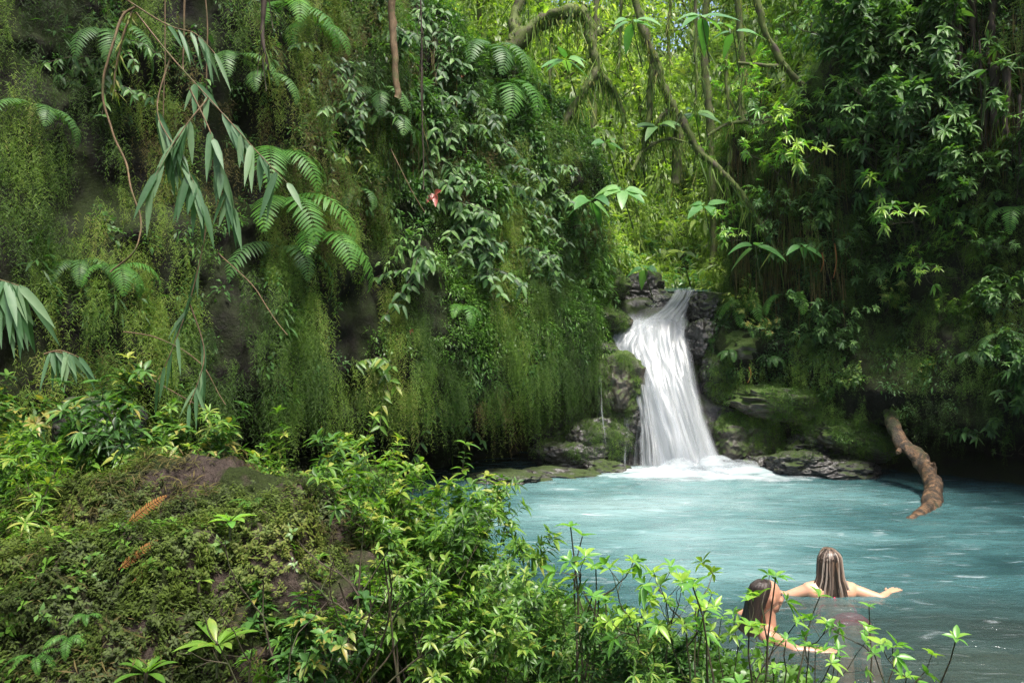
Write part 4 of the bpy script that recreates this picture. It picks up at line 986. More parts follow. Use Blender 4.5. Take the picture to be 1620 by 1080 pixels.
# ------------------------------------------------------------------ hanging lianas and roots
def liana(label, pts, r0, r1, mat='liana', name='liana', cat='vine', group='lianas and roots', moss=0, leafs=0, lmat='creep', rough=.3, sides=6, roots=0):
    pts = np.array(pts, float); t = thing(name, label, cat, tuple(pts[0]), 0, group); inv_ = Matrix.Translation(-Vector(pts[0]))
    def child(n_, me):
        o = obj(n_, me); o.parent = t; o.matrix_parent_inverse = inv_; return o
    q, r = smooth_path(pts, np.linspace(r0, r1, len(pts)), 8)
    q[1:-1] += fbm(q[1:-1, None]*1+np.arange(3)[None, :, None]*31, 3, 2.5)[..., :]*min(.05, r0*1.6) if len(q) > 2 else 0
    mb = MB(); tube(mb, q, r, sides, rough)
    for _ in range(roots):
        i = R.integers(0, int(len(q)*.8)); l = R.uniform(.2, .9); o = q[i]+R.normal(0, r0, 3); k = np.linspace(0, 1, 6)
        tube(mb, o+np.stack([R.normal(0, .05)*k, R.normal(0, .03)*k, -l*k], 1), np.linspace(.007, .003, 6), 4)
    child('stem', mb.mesh('stem', M[mat]))
    if moss:
        T = unit(np.gradient(q, axis=0)); i = R.integers(0, len(q), moss); o = q[i]+R.normal(0, 1, (moss, 3))*r[i][:, None]*.7
        f = MB(); D = np.stack([R.normal(0, .35, moss), R.normal(0, .35, moss), -np.ones(moss)], 1); long = R.random(moss)**3
        leaves(f, o, D, R.normal(0, 1, (moss, 3)), .05+.38*long*min(1, r0/.04), R.uniform(.008, .016, moss), .1, 0, 'lance', 3, True, np.clip(R.normal(.62, .22, moss), 0, 1))
        o_ = child('hanging_moss', f.mesh('hanging_moss', M['moss']))
    if leafs:
        i = R.integers(0, len(q), leafs); a = R.uniform(0, 6.28, leafs); f = MB()
        D = np.stack([np.cos(a), np.sin(a), -.5+0*a], 1); leaves(f, q[i], D, [0, 0, 1.], R.uniform(.07, .13, leafs), R.uniform(.03, .05, leafs), .4, .2, 'ovate', 4, False)
        child('foliage', f.mesh('foliage', M[lmat]))
    return t
def path(*a): return [at(*p) for p in a]
liana('long brown vine dropping from the top corner and kinking down the moss wall', path((215, 10, 6.4), (195, 20, 6.4), (180, 70, 6.3), (165, 120, 6.3), (163, 160, 6.3), (178, 215, 6.3), (200, 255, 6.3), (210, 300, 6.2), (225, 350, 6.2), (215, 400, 6.1), (175, 430, 6.1)), .012, .006)
liana('mossy loop of vine beside the long brown vine', path((195, 20, 6.5), (210, 15, 6.4), (192, 70, 6.4), (184, 110, 6.4), (183, 145, 6.4)), .012, .008, moss=120)
liana('straight pale hanging vine crossing the bamboo', path((262, -20, 6), (262, 80, 6), (259, 150, 6), (257, 210, 6)), .005, .004)
liana('reddish jointed vine hanging before the bamboo', path((294, -20, 6), (293, 60, 6), (290, 110, 6)), .009, .006)
liana('thin green vine hanging over the small fern', path((325, -20, 6), (330, 40, 6), (328, 100, 6), (327, 150, 6)), .006, .004, leafs=3)
liana('shaggy dark hanging root on the shaded wall', path((415, -20, 8.3), (417, 30, 8.3), (420, 80, 8.3), (425, 110, 8.3)), .03, .015, 'root', 'hanging_root', 'root', moss=40, roots=4)
liana('thick scaly brown root hanging against the dark wall', path((616, -60, 9.4), (622, 50, 9.4), (625, 110, 9.4), (628, 155, 9.4)), .05, .035, 'liana', 'scaly_root', 'root', rough=.8, sides=10)
liana('thin root with hairs hanging in the wall\'s darkest cleft', path((665, -20, 10), (667, 100, 10), (668, 200, 10), (670, 300, 10)), .012, .008, 'root', 'hanging_root', 'root', roots=6)
liana('long arching straw-coloured stem looping over the dark moss gap', path((195, 525, 5.6), (240, 530, 5.6), (290, 552, 5.6), (325, 580, 5.5), (345, 620, 5.5), (357, 640, 5.4)), .005, .003)
liana('straw-coloured runner reaching down to the round bush', path((240, 600, 5.6), (290, 630, 5.5), (345, 655, 5.4)), .005, .003)
liana('pale runner slanting across the bright moss', path((345, 400, 6.6), (400, 450, 6.5), (430, 500, 6.4), (455, 530, 6.3)), .005, .004)
liana('thin vine swinging to the red-leaved sprig', path((618, 235, 9.9), (640, 280, 9.8), (655, 310, 9.8), (672, 335, 9.8)), .007, .004)
# mossy trees
G = 'mossy trees over the stream'
def mt(label, *limbs, r=.1, moss=900, name='mossy_tree', cat='tree'):
    base = np.array(limbs[0][0][0]); t = thing(name, label, cat, tuple(base), 0, G); inv_ = Matrix.Translation(-Vector(base))
    first = True
    for pts, ra, rb, ms in limbs:
        pts = np.array(pts, float)
        q, rr = smooth_path(pts, np.linspace(ra, rb, len(pts)), 8); q[1:-1] += .6*ra*fbm(q[1:-1, None]+np.arange(3)[None, :, None]*31, 3, 2.0)
        mb = MB(); tube(mb, q, rr, 12, .9)
        o = obj('trunk' if first else 'limb', mb.mesh('trunk' if first else 'limb', M['bark'])); o.parent = t; o.matrix_parent_inverse = inv_
        i = R.integers(0, len(q), ms*2); n = len(i); o_ = q[i]+R.normal(0, 1, (n, 3))*rr[i][:, None]*.75; f = MB(); s = R.random(n)
        leaves(f, o_, np.stack([R.normal(0, .3, n), R.normal(0, .3, n), -np.ones(n)], 1), R.normal(0, 1, (n, 3)), np.where(s > .85, .2+.55*R.random(n), .05+.06*R.random(n)), R.uniform(.012, .026, n), .1, 0, 'lance', 3, True, np.clip(R.normal(.55, .25, n), 0, 1))
        m_ = obj('hanging_moss', f.mesh('hanging_moss', M['moss'])); m_.parent = o; m_['kind'] = 'stuff'
        m_.matrix_parent_inverse = Matrix.Identity(4)
        first = False
    return t
mt('thick mossy trunk arching over the stream with a drooping end', (path((745, 200, 13.2), (770, 130, 13.2), (810, 70, 13.1), (850, 40, 13.1), (890, 22, 13), (925, 22, 13)), .17, .1, 500),
   (path((925, 22, 13), (938, 70, 13), (944, 110, 13), (922, 148, 12.9), (900, 178, 12.9), (884, 205, 12.8), (873, 235, 12.8)), .09, .05, 500),
   (path((944, 110, 13), (960, 130, 13), (975, 155, 13.1), (988, 190, 13.1)), .06, .03, 260),
   (path((810, 70, 13.1), (816, 35, 13.3), (828, -15, 13.5)), .1, .08, 200))
mt('slender mossy tree forking above the middle of the stream', (path((1070, 290, 14.2), (1073, 210, 14.2), (1066, 167, 14.1), (1047, 130, 14.1), (1032, 85, 14.1), (1021, 55, 14), (1003, -10, 14)), .08, .07, 420),
   (path((1032, 85, 14.1), (1031, 130, 14.1), (1030, 178, 14.1), (1021, 210, 14.1), (1014, 265, 14)), .065, .04, 300),
   (path((1066, 167, 14.1), (1045, 185, 14.1), (1032, 205, 14.1)), .05, .03, 120))
mt('long mossy limb slanting down toward the fern by the falls', (path((1075, 180, 13), (1102, 237, 12.9), (1147, 274, 12.8), (1176, 307, 12.7), (1202, 348, 12.6), (1230, 400, 12.5)), .055, .04, 330))
mt('dark thin tree leaning across the upper valley', (path((1325, 185, 13), (1280, 144, 13), (1239, 104, 13), (1210, 48, 13), (1192, -15, 13)), .05, .06, 60),
   (path((1239, 104, 13), (1205, 103, 13), (1165, 100, 13.1)), .03, .02, 50))
mt('straight dark trunk with mossy bark behind the slender tree', (path((1128, 420, 16.5), (1125, 240, 16.5), (1120, 148, 16.5), (1112, 60, 16.5), (1121, -20, 16.5)), .08, .07, 420))
mt('mossy trunk standing behind the bright wall shrub', (path((1184, 430, 15), (1180, 270, 15), (1174, 180, 15), (1176, 80, 15), (1164, -20, 15)), .07, .06, 420))
mt('hanging orange-brown mossy stem below the bright wall shrub', (path((1238, 170, 12.6), (1241, 220, 12.6), (1239, 270, 12.6), (1241, 300, 12.6)), .055, .03, 200), (path((1241, 300, 12.6), (1240, 350, 12.6), (1241, 400, 12.6)), .012, .008, 20))
mt('short hanging mossy stem beside the orange-brown one', (path((1258, 170, 12.5), (1260, 205, 12.5), (1262, 245, 12.5)), .05, .03, 160))
mt('pale thin trunk far back under the arching trunk', (path((940, 420, 17), (938, 160, 17), (936, 110, 17), (942, 50, 17), (945, -20, 17)), .06, .05, 80))
for pth, ra, ms, lab in [(path((1100, -20, 13.5), (1098, 60, 13.5), (1104, 120, 13.5), (1100, 165, 13.5)), .035, 260, 'moss-bearded vine hanging left of the straight dark trunk'), (path((1150, 60, 13.2), (1148, 150, 13.2), (1155, 220, 13.2), (1150, 300, 13.1)), .03, 260, 'moss-bearded vine hanging behind the slanting limb'),
  (path((982, -20, 13.3), (985, 50, 13.3), (978, 110, 13.3)), .03, 220, 'short moss-bearded vine between arching trunk and slender tree'), (path((1062, -20, 13.6), (1056, 40, 13.6), (1060, 100, 13.6)), .03, 220, 'short moss-bearded vine right of the slender tree top'),
  (path((872, 60, 12.9), (868, 150, 12.9), (876, 230, 12.9), (870, 310, 12.9)), .03, 300, 'long moss-bearded vine under the arching trunk'), (path((905, 205, 12.9), (900, 260, 12.9), (906, 330, 12.9)), .025, 200, 'thin mossy vine dangling below the drooping limb'),
  (path((840, 120, 12.7), (838, 200, 12.7), (845, 270, 12.7)), .03, 220, 'mossy vine dangling at the shaded edge of the left wall'), (path((1120, 215, 12.9), (1160, 190, 13), (1205, 200, 13), (1235, 180, 13)), .03, 200, 'mossy branch crossing level behind the sunlit shrubs'),
  (path((1000, 270, 13.8), (1020, 235, 13.9), (1055, 215, 14), (1090, 225, 14)), .035, 260, 'low crooked mossy branch across the slender tree')]:
    liana(lab, pth, ra, ra*.6, 'bark', 'mossy_vine', 'vine', 'moss-bearded vines', moss=int(ms*1.5), rough=.8, sides=8)
rts = [(1515, -10, 200, .045, 'longest shaggy root hanging in the dark upper recess'), (1498, -10, 160, .03, 'thin root beside the longest shaggy one'), (1536, -10, 75, .05, 'short thick root at the top edge of the recess'), (1568, -10, 60, .05, 'stubby root at the top edge near the strap leaf'), (1590, 110, 210, .05, 'moss-wrapped root under the strap-leaved plant'), (1572, 100, 200, .06, 'mossy hanging clump under the strap-leaved plant'), (1550, 60, 170, .02, 'wiry root between the shaggy roots and the mossy clump'), (1612, 150, 260, .02, 'wiry root at the very picture edge')]
for px, a, b_, r, lab in rts:
    q, nn = hit(px, (a+b_)/2); Yd = q[1]-.35
    liana(lab, path((px, a, Yd), (px+2, a*.6+b_*.4, Yd), (px-1, a*.3+b_*.7, Yd), (px+3, b_, Yd)), r, r*.5, 'root', 'hanging_root', 'root', rough=.9, moss=60 if 'moss' in lab else 14, roots=5, sides=9)
for px, a, b_, lab in [(1320, 385, 440, 'orange dead rootlet hanging beside the small dark fern'), (1148, 400, 455, 'orange dead stalk on the root mass above the cascade'), (1185, 580, 605, 'short orange stalk on the rock beside the main fall'), (1300, 400, 430, 'bent orange stalk left of the longer rootlet')]:
    q, nn = hit(px, (a+b_)/2); Yd = q[1]-.3
    t = liana(lab, path((px, a, Yd), (px+3, (a+b_)/2, Yd), (px-2, b_, Yd)), .012, .006, 'liana', 'dead_stalk', 'dead stalk', 'orange dead stalks')
    t.children[0].data.materials[0] = M['deadfern']

# root mass (hanging fibres) on the shoulder right of the stream
def fibres(name, px0, px1, py0, py1, n, label, mat='root', L=(.3, 1.0), w=.012):
    Ps = []
    for _ in range(n):
        q, nn = hit(R.uniform(px0, px1), R.uniform(py0, py1)); Ps.append(q+nn*R.uniform(.02, .15))
    P = np.array(Ps); f = MB()
    leaves(f, P, np.stack([R.normal(0, .08, n), -.1+R.normal(0, .08, n), -np.ones(n)], 1), R.normal(0, 1, (n, 3)), R.uniform(*L, n), w, .05, 0, 'strap', 3, True)
    return obj(name, f.mesh(name, M[mat]), kind='stuff', label=label, category='roots')
fibres('root_fringe', 1110, 1330, 180, 440, 1400, 'curtain of thin dark roots hanging right of the stream above the cascade', 'browns')
fibres('root_fringe', 1440, 1620, 0, 220, 700, 'thin roots hanging in the dark recess at the top of the wall', 'browns')
fibres('root_fringe', 560, 760, 40, 260, 500, 'thin dark roots trailing down the shaded wall under the creepers', 'browns')

# ------------------------------------------------------------------ creepers with broad leaves on the dark wall
def creeper(label, pts_px, seed, n=46, L=.12, W=.055, mat='creep', name='creeper', spread=.16, off=.22):
    rs = np.random.default_rng(seed); base = None; pts = []
    for px, py in pts_px:
        q, nn = hit(px, py); d = unit(q-np.array([0, 0, CAMZ])); pts.append(q-d*off)
    pts = np.array(pts); t = thing(name, label, 'creeper', tuple(pts[0]), 0, 'leafy creepers on the cliffs'); inv_ = Matrix.Translation(-Vector(pts[0]))
    q, r = smooth_path(pts, np.linspace(.012, .005, len(pts)), 8); st = MB(); tube(st, q, r, 5); P, D, N = [], [], []
    def put(pp, T, k):
        for j in range(k):
            s = 1 if j % 2 else -1
            P.append(pp); D.append(unit(np.array([s*rs.uniform(.3, 1), rs.uniform(-.6, .1), -rs.uniform(.15, 1.1)]))); N.append(np.array([rs.normal(0, .3), -.7, rs.uniform(.4, 1)]))
    for b in range(n//5):
        i = rs.integers(1, len(q)); l = rs.uniform(.15, .6); d = unit(np.array([rs.normal(0, 1), rs.uniform(-.8, .1), rs.uniform(-.7, .5)])); k = np.linspace(0, 1, 6)
        br = q[i]+d*l*k[:, None]+np.array([0, 0, -1])*.35*l*k[:, None]**2; tube(st, br, np.linspace(.006, .003, 6), 4)
        for m_ in range(1, 6): put(br[m_], d, 2)
    fo = MB(); m_ = len(P); leaves(fo, P, D, N, L*rs.uniform(.55, 1.2, m_), W*rs.uniform(.7, 1.15, m_), rs.uniform(.1, .5, m_), .18, 'ovate', 5, False, rs.random(m_))
    for o in (obj('stem', st.mesh('stem', M['stem'])), obj('foliage', fo.mesh('foliage', M[mat]))):
        o.parent = t; o.matrix_parent_inverse = inv_
    return t
cr = [([(610, 0), (615, 30), (620, 60)], 30, .15, 'creeper with long oval leaves at the top above the thick scaly root'),
 ([(650, 10), (690, 60), (700, 110)], 60, .13, 'creeper draping over the dark cleft at the top of the wall'),
 ([(560, 80), (575, 140), (560, 200)], 50, .1, 'creeper with small leaves beside the spreading fern'),
 ([(680, 130), (700, 170), (740, 200)], 60, .13, 'leafy creeper arching above the swinging vine'),
 ([(740, 160), (780, 220), (800, 260)], 70, .12, 'creeper cascading under the mossy trunk'),
 ([(660, 200), (700, 260), (690, 310)], 60, .13, 'creeper hanging above the red-leaved sprig'),
 ([(690, 300), (740, 330), (760, 370)], 70, .13, 'creeper with pale oval leaves in the middle of the wall'),
 ([(780, 270), (820, 330), (850, 360)], 70, .11, 'creeper spilling along the sunlit edge of the wall'),
 ([(720, 370), (750, 400), (770, 430)], 50, .13, 'lowest pale creeper dangling over the drip wall'),
 ([(660, 380), (670, 410), (665, 430)], 26, .13, 'short creeper end with drooping leaves below the red sprig'),
 ([(800, 380), (850, 400), (880, 430)], 60, .1, 'creeper meeting the fine leaves at the cliff edge'),
 ([(850, 250), (870, 300), (900, 330)], 60, .11, 'creeper on the slope under the arching trunk tip'),
 ([(590, 560), (605, 590), (615, 620)], 16, .12, 'bright sprig of long oval leaves low on the moss curtain'),
 ([(690, 620), (700, 650), (705, 665)], 16, .1, 'pale leafy sprig near the bottom of the drip wall'),
 ([(200, 60), (170, 100), (190, 150)], 50, .09, 'dim creeper in the shaded top of the wall'),
 ([(500, 60), (520, 120), (530, 180)], 50, .09, 'dim creeper between the hanging ferns and the cleft'),
 ([(475, 235), (520, 215), (560, 240)], 40, .08, 'small-leaved creeper above the bright arching fern')]
for k, (pp, n, l, lab) in enumerate(cr): creeper(lab, pp, 300+k, int(n*1.8), l*1.1, l*.5, 'shrub' if 'bright' in lab else 'creep')
q, nn = hit(668, 322); t = thing('red_sprig', 'sprig of three coppery red leaves on the dark wall', 'sprig', tuple(q+nn*.25), 0); mb = MB()
leaves(mb, np.zeros((3, 3)), [(-.6, -.4, -.5), (.15, -.5, -.8), (.5, -.5, .35)], [0, -.8, .4], .17, .085, .3, .15, 'ovate', 5, False, np.array([.2, .6, .9])); obj('foliage', mb.mesh('foliage', M['red']), t)
mb = MB(); tube(mb, [(-.1, .25, .3), (-.05, .1, .15), (0, 0, 0)], [.006, .005, .004], 5); obj('stem', mb.mesh('stem', M['stem']), t)
def sprigx(px, py, label, mat='red', L=.06, n=3):
    q, nn = hit(px, py); t = thing('flower', label, 'flower', tuple(q+nn*.1-np.array([0, .05, 0])), 0, 'small red flowers in the greenery'); mb = MB(); a = R.uniform(0, 6.28, n)
    leaves(mb, np.zeros((n, 3)), np.stack([np.cos(a), -.6+0*a, np.sin(a)], 1), [0, -1, .3], L, L*.4, .2, .2, 'lance', 3, False); obj('petals', mb.mesh('petals', M[mat]), t)
sprigx(728, 124, 'tiny scarlet flower in the creepers high on the wall'); sprigx(648, 530, 'pink bract glowing in the moss curtain'); sprigx(527, 180, 'pink leaf on the dark wall above the arching fern'); sprigx(885, 195, 'tiny red flower beside the drooping mossy limb')

# ------------------------------------------------------------------ wall shrubs on the far bank
ws = [ # px, py, key, scale, rz, label
 (1195, 140, 'lit0', 1.0, .3, 'sunlit shrub with pale whorled leaves above the hanging mossy stems'),
 (1235, 160, 'lit1', .85, -.3, 'sunlit shrub touching the first, over the orange-brown stem'),
 (1290, 80, 'whorl0', .9, .4, 'whorled-leaf shrub above the dark leaning tree'),
 (1350, 100, 'whorl1', .9, -.5, 'whorled-leaf shrub at the top beside the oval-leaved one'),
 (1345, 130, 'ovate0', .8, .2, 'oval-leaved shrub halfway between the dark leaning tree and the root curtain'),
 (1430, 60, 'ovate1', .9, -.2, 'oval-leaved shrub high under the hanging ferns'),
 (1425, 115, 'ovate0', .9, .5, 'large oval-leaved shrub shining over the dark recess'),
 (1460, 100, 'ovate1', .7, -.6, 'oval-leaved shrub touching the root curtain'),
 (1550, 60, 'whorl2', .7, .3, 'shrub around the upright strap leaf'),
 (1385, 180, 'ovate0', .7, -.4, 'oval-leaved shrub in the middle of the dark recess'),
 (1430, 210, 'ovate1', .8, .3, 'oval-leaved shrub reaching toward the misty dark hollow'),
 (1500, 215, 'whorl3', .85, -.1, 'shrub with leaves stacked in tiers below the root curtain'),
 (1460, 240, 'ovate0', .75, .7, 'tiered oval-leaved shrub beside the stacked one'),
 (1370, 250, 'whorl1', .8, .1, 'shrub with spidery whorls over the mossy ledge'),
 (1420, 275, 'whorl0', .85, -.4, 'spidery shrub joined to the tiered ones'),
 (1270, 280, 'lit1', .8, .5, 'bright small-leaved shrub hanging over the root mass'),
 (1250, 310, 'lit0', .6, -.8, 'small bright shrub lowest over the root mass'),
 (1300, 250, 'whorl2', .65, .9, 'dim shrub behind the bright small-leaved one'),
 (1515, 280, 'ovate1', .55, .1, 'small round-leaved shrub ending over the dim wall'),
 (1460, 365, 'lit1', .75, 0, 'bright hanging shrub with narrow leaves on the middle wall'),
 (1440, 400, 'lit0', .65, .5, 'drooping bright shrub over the dark cave, lowest of its pair'),
 (1400, 340, 'whorl3', .5, -.4, 'dim shrub beside the bright narrow-leaved ones'),
 (1185, 205, 'lit0', .6, .1, 'shrub sprouting from the shoulder under the sunlit pair'),
 (1205, 240, 'whorl2', .5, .5, 'whorled shrub in front of the mossy trunk base on the shoulder'),
 (1172, 270, 'lit1', .45, -.5, 'small bright shrub hanging at the shoulder edge over the stream'),
 (1180, 388, 'lit1', .5, .2, 'shrub on the shoulder of the root mass beside the slanting limb'),
 (1225, 372, 'whorl3', .5, -.3, 'whorled-leaf shrub crowning the root mass'),
 (1268, 360, 'ovate0', .55, .6, 'oval-leaved shrub on top of the root mass under the dark leaning tree'),
 (1540, 330, 'whorl1', .6, -.2, 'dim whorled shrub under the round-leaved one'),
 (1590, 280, 'ovate0', .6, .3, 'shrub on the wall above the bright edge fern'),
 (1520, 440, 'lit1', .45, -.4, 'small bright-tipped shrub over the cave beside the hanging pair'),
 (1360, 440, 'whorl0', .5, .2, 'dim shrub on the dark wall left of the bright hanging shrubs'),
 (1400, 500, 'bush4', .5, .2, 'fine bush on the dark wall above the head of the log'),
 (1490, 520, 'bush0', .5, 1.2, 'fine bush on the dark wall above the cave mouth'),
 (1160, 510, 'bush0', .55, .4, 'little bright bush on the rock shoulder beside the cascade'),
 (1200, 545, 'bush1', .5, .9, 'low bright bush under the big fanning fern'),
 (1295, 530, 'ovate0', .5, 0, 'crinkled pale-leaved shrub on the mossy ledge'),
 (1330, 560, 'whorl1', .4, .6, 'small shrub hanging from the mossy ledge edge'),
 (1600, 590, 'ovate1', .55, .6, 'heart-leaved plant at the picture edge above the cave'),
 (1585, 640, 'ovate0', .6, .2, 'heart-leaved climber drooping over the cave mouth'),
 (1600, 480, 'ovate1', .5, -.2, 'heart-leaved plant with two big leaves by the picture edge'),
 (1610, 720, 'whorl2', .45, .2, 'pale lone leaf cluster just above the water at the picture edge'),
 (1560, 400, 'fine0', .7, 0, 'dull fine-leaved shrub on the wall near the bright edge fern'),
 (1345, 620, 'bush2', .35, 0, 'tiny bush clinging to the mossy overhang'),
 (1440, 600, 'bush3', .45, 1.5, 'small bush hanging beside the head of the log')]
for px, py, key, s, rz, lab in ws:
    q, nn = hit(px, py); rot = None; s = s*(1.3 if py < 460 else 1.1)
    if key.startswith('bush'): rot = (.7, 0, rz)
    plant(key, q-nn*.03, rz, lab, s, 'shrubs on the far wall', rot)
# strap leaf plant and broad-leaved saplings
def broad(px, py, Yd, n, L, W, label, mat='broad', name='broad_leaved_plant', droop=.55, stem=True, stempx=None):
    p = at(px, py, Yd); t = thing(name, label, 'plant', tuple(p), 0, 'broad-leaved plants'); a = np.arange(n)*2.4+R.uniform(0, 6)
    D = np.stack([np.cos(a), np.sin(a)*.8, R.uniform(-.5, .4, n)], 1); mb = MB()
    f_ = 1.6 if name[0] == 'b' else 1.0
    leaves(mb, D*.05, D, [0, -.7, 1.], f_*L*R.uniform(.6, 1.1, n), f_*W*R.uniform(.8, 1.1, n), droop*R.uniform(.3, 1.2, n), .1, 'ovate', 7, False, R.random(n)); obj('foliage', mb.mesh('foliage', M[mat]), t)
    q = np.array(stempx if stempx is not None else p+np.array([.25, .5, -.55])) - p
    st = MB(); tube(st, [(0, 0, 0), tuple(q*.4+np.array([0, 0, -.05])), tuple(q)], [.007, .01, .015], 6, res=4); obj('stem', st.mesh('stem', M['gstem']), t)
broad(935, 318, 12.4, 6, .30, .15, 'broad-leaved plant with two huge pale leaves in mid-stream gap')
broad(985, 300, 12.6, 7, .28, .14, 'cluster of huge pale leaves touching the slender mossy tree')
broad(895, 95, 12.6, 7, .26, .11, 'grey-green broad leaves under the arching mossy trunk')
broad(1000, 35, 12.6, 6, .3, .1, 'broad leaves spreading across the slender tree near the top')
broad(960, 225, 13, 5, .2, .11, 'two-leaved seedling hanging in the bright gap')
broad(1110, 25, 12.5, 7, .34, .12, 'hanging broad leaves at the top of the bright gap')
broad(1160, 50, 12.5, 5, .32, .11, 'pair of long drooping leaves at the top beside the dark trunk')
broad(1115, 325, 12.8, 6, .26, .13, 'pale broad-leaved plant below the slanting mossy limb')
broad(1020, 425, 14.2, 5, .2, .12, 'round-leaved plant just above the waterfall lip')
broad(1080, 400, 13.8, 8, .2, .07, 'leafy plant overhanging the top of the cascade', 'bright')
broad(1195, 390, 12.3, 5, .26, .1, 'long pale leaves hanging over the root mass')
broad(1270, 390, 12.0, 6, .2, .08, 'pale silvery leaves above the big fanning fern')
broad(1560, 110, 9.8, 4, .55, .06, 'strap-leaved plant with one upright blade in the recess', 'creep', 'strap_leaved_plant', .2)
broad(1100, 180, 14.5, 9, .28, .1, 'dark green cluster of wide leaves right of the slender tree', 'creep')
broad(1040, 200, 14, 9, .28, .12, 'dark oval leaves hanging around the slender mossy tree', 'creep')
broad(1160, 215, 13.5, 8, .25, .08, 'pale star-shaped cluster behind the slanting limb', 'bright')

# ------------------------------------------------------------------ background trees in the valley; unseen cliff canopy, left ones added for shade
def gen_tree(seed, H=8, leafL=.16, n_cl=60, mat='bright'):
    rs = np.random.default_rng(seed); st = MB(); k = np.linspace(0, 1, 9); lean = rs.normal(0, .06, 2)
    q = np.stack([lean[0]*H*k+.12*np.sin(k*5+seed), lean[1]*H*k+.1*np.cos(k*4), H*k-.5], 1); tube(st, q, .085-.05*k, 9, .4, res=3); P, D, N = [], [], []
    for b in range(16):
        z0 = rs.uniform(.3, .97); i = int(z0*8); a = rs.uniform(0, 6.28); l = rs.uniform(1.0, 2.6)*(1.2-z0*.5); d = unit(np.array([math.cos(a), math.sin(a), rs.uniform(0, .7)])); kk = np.linspace(0, 1, 7)
        br = q[i]+d*l*kk[:, None]+np.array([0, 0, .12*l])*np.sin(kk*3)[:, None]+rs.normal(0, .04, (7, 3))*kk[:, None]; tube(st, br, np.linspace(.045, .01, 7), 5)
        for c in range(n_cl//8):
            cc = br[rs.integers(2, 7)]+rs.normal(0, .3, 3); m = 16; dd = unit(rs.normal(0, 1, (m, 3)))
            P.append(cc+dd*rs.uniform(.05, .28, (m, 1))); D.append(unit(dd+[0, 0, -.3])); N.append(unit(np.array([0, 0, 1.])+rs.normal(0, .5, (m, 3))))
    fo = MB(); P = np.concatenate(P); leaves(fo, P, np.concatenate(D), np.concatenate(N), leafL*rs.uniform(.6, 1.2, len(P)), leafL*.38, .3, .2, 'lance', 2, True, rs.random(len(P)))
    return st.mesh('tree_trunk', M['bark']), fo.mesh('tree_crown', M[mat])
TR = [gen_tree(k, 7+k % 3, .17, 64, 'bright') for k in range(4)]; TD = [gen_tree(20+k, 6, .15, 120, 'dark') for k in range(2)]
def tree(tp, p, rz, s, label, group='forest trees'):
    t = thing('forest_tree', label, 'tree', tuple(p), rz, group, s); obj('trunk', tp[0], t); obj('crown', tp[1], t); return t
bt = [(850, 19, 1.0, 'forest tree behind the arching mossy trunk'), (960, 18.5, .9, 'forest tree left of the slender mossy tree'), (1005, 26, 1.3, 'distant tree rising behind the slender mossy tree'),
 (1050, 21, 1.0, 'forest tree right over the waterfall lip'), (1090, 30, 1.5, 'farthest tree against the white sky gap'), (1170, 24, 1.2, 'forest tree in the gap above the sunlit shrub'),
 (800, 25, 1.2, 'forest tree at the shadow edge of the left wall'), (1250, 22, 1.1, 'forest tree above the sunlit shrubs on the far wall'), (765, 17.5, .9, 'leafy forest tree filling the notch behind the foot of the arching trunk'), (930, 32, 1.5, 'far tree high on the bright hillside'), (1150, 34, 1.6, 'far tree beside the white sky gap')]
for k, (px, Yd, s, lab) in enumerate(bt):
    x = (px-810)/F*Yd; tree(TR[k % 4], (x, Yd, gz(x, Yd)-.2), k*1.3, s, lab)
ct = [(-6.5, 9.5, 1.3, 0), (-4.2, 12.2, 1.2, 0), (9.4, 11.2, 1.2, 0), (-8.6, 4.4, 1.5, .5), (-7.6, 6.8, 1.5, .5), (-6.6, 8.6, 1.45, .45), (-5.2, 10.4, 1.3, .4)]  # trees left of the pool are added out of view to shade the wall
cl = ['dark canopy tree over the shaded top corner of the moss wall', 'dark canopy tree rooted above the hanging ferns', 'dark canopy tree above the strap-leaved plant', 'dark canopy tree leaning over the near end of the moss wall', 'dark canopy tree leaning out above the bamboo', 'dark canopy tree leaning over the thick scaly root', 'dark canopy tree leaning over the creeper-covered wall']
for k, ((x, y, s, tl_), lab) in enumerate(zip(ct, cl)): tree(TD[k % 2], (x, y, gz(x, y)-.2), k*1.7, s, lab).rotation_euler = (0, tl_, 0)
#PEOPLE
#PEOPLE
# ------------------------------------------------------------------ swimmers
def cap(mb, a, b, ra, rb, sq=(1, 1), n=16):
    """a closed tapered limb between two joints; joined by the remesh below"""
    a = np.array(a, float); b = np.array(b, float); d = unit(b-a); k = np.linspace(0, 1, 7)[1:]
    u = np.concatenate([-np.cos(k*PI/2)[:0], [0]]); ts, rs = [], []
    for q in np.linspace(-PI/2, 0, 7): ts.append(a+d*ra*math.sin(q)); rs.append(max(ra*math.cos(q), 1e-4))
    for q in np.linspace(0, 1, 6)[1:-1]: ts.append(a+(b-a)*q); rs.append(ra+(rb-ra)*q)
    for q in np.linspace(0, PI/2, 7): ts.append(b+d*rb*math.sin(q)); rs.append(max(rb*math.cos(q), 1e-4))
    ts = np.array(ts); rs = np.array(rs); up = np.array([0, 0, 1.]) if abs(d[2]) < .8 else np.array([0, 1., 0])
    S = unit(np.cross(d, up)); W = np.cross(S, d); an = np.linspace(0, 2*PI, n, endpoint=False)
    ring = S[None]*np.cos(an)[:, None]*sq[0]+W[None]*np.sin(an)[:, None]*sq[1]
    V = (ts[:, None]+ring[None]*rs[:, None, None]).reshape(-1, 3); m = len(ts)
    i = np.arange(m-1)[:, None]; j = np.arange(n)[None]
    Fq = np.stack([i*n+j, i*n+(j+1) % n, (i+1)*n+(j+1) % n, (i+1)*n+j], -1).reshape(-1, 4); mb.add(V, Fq)
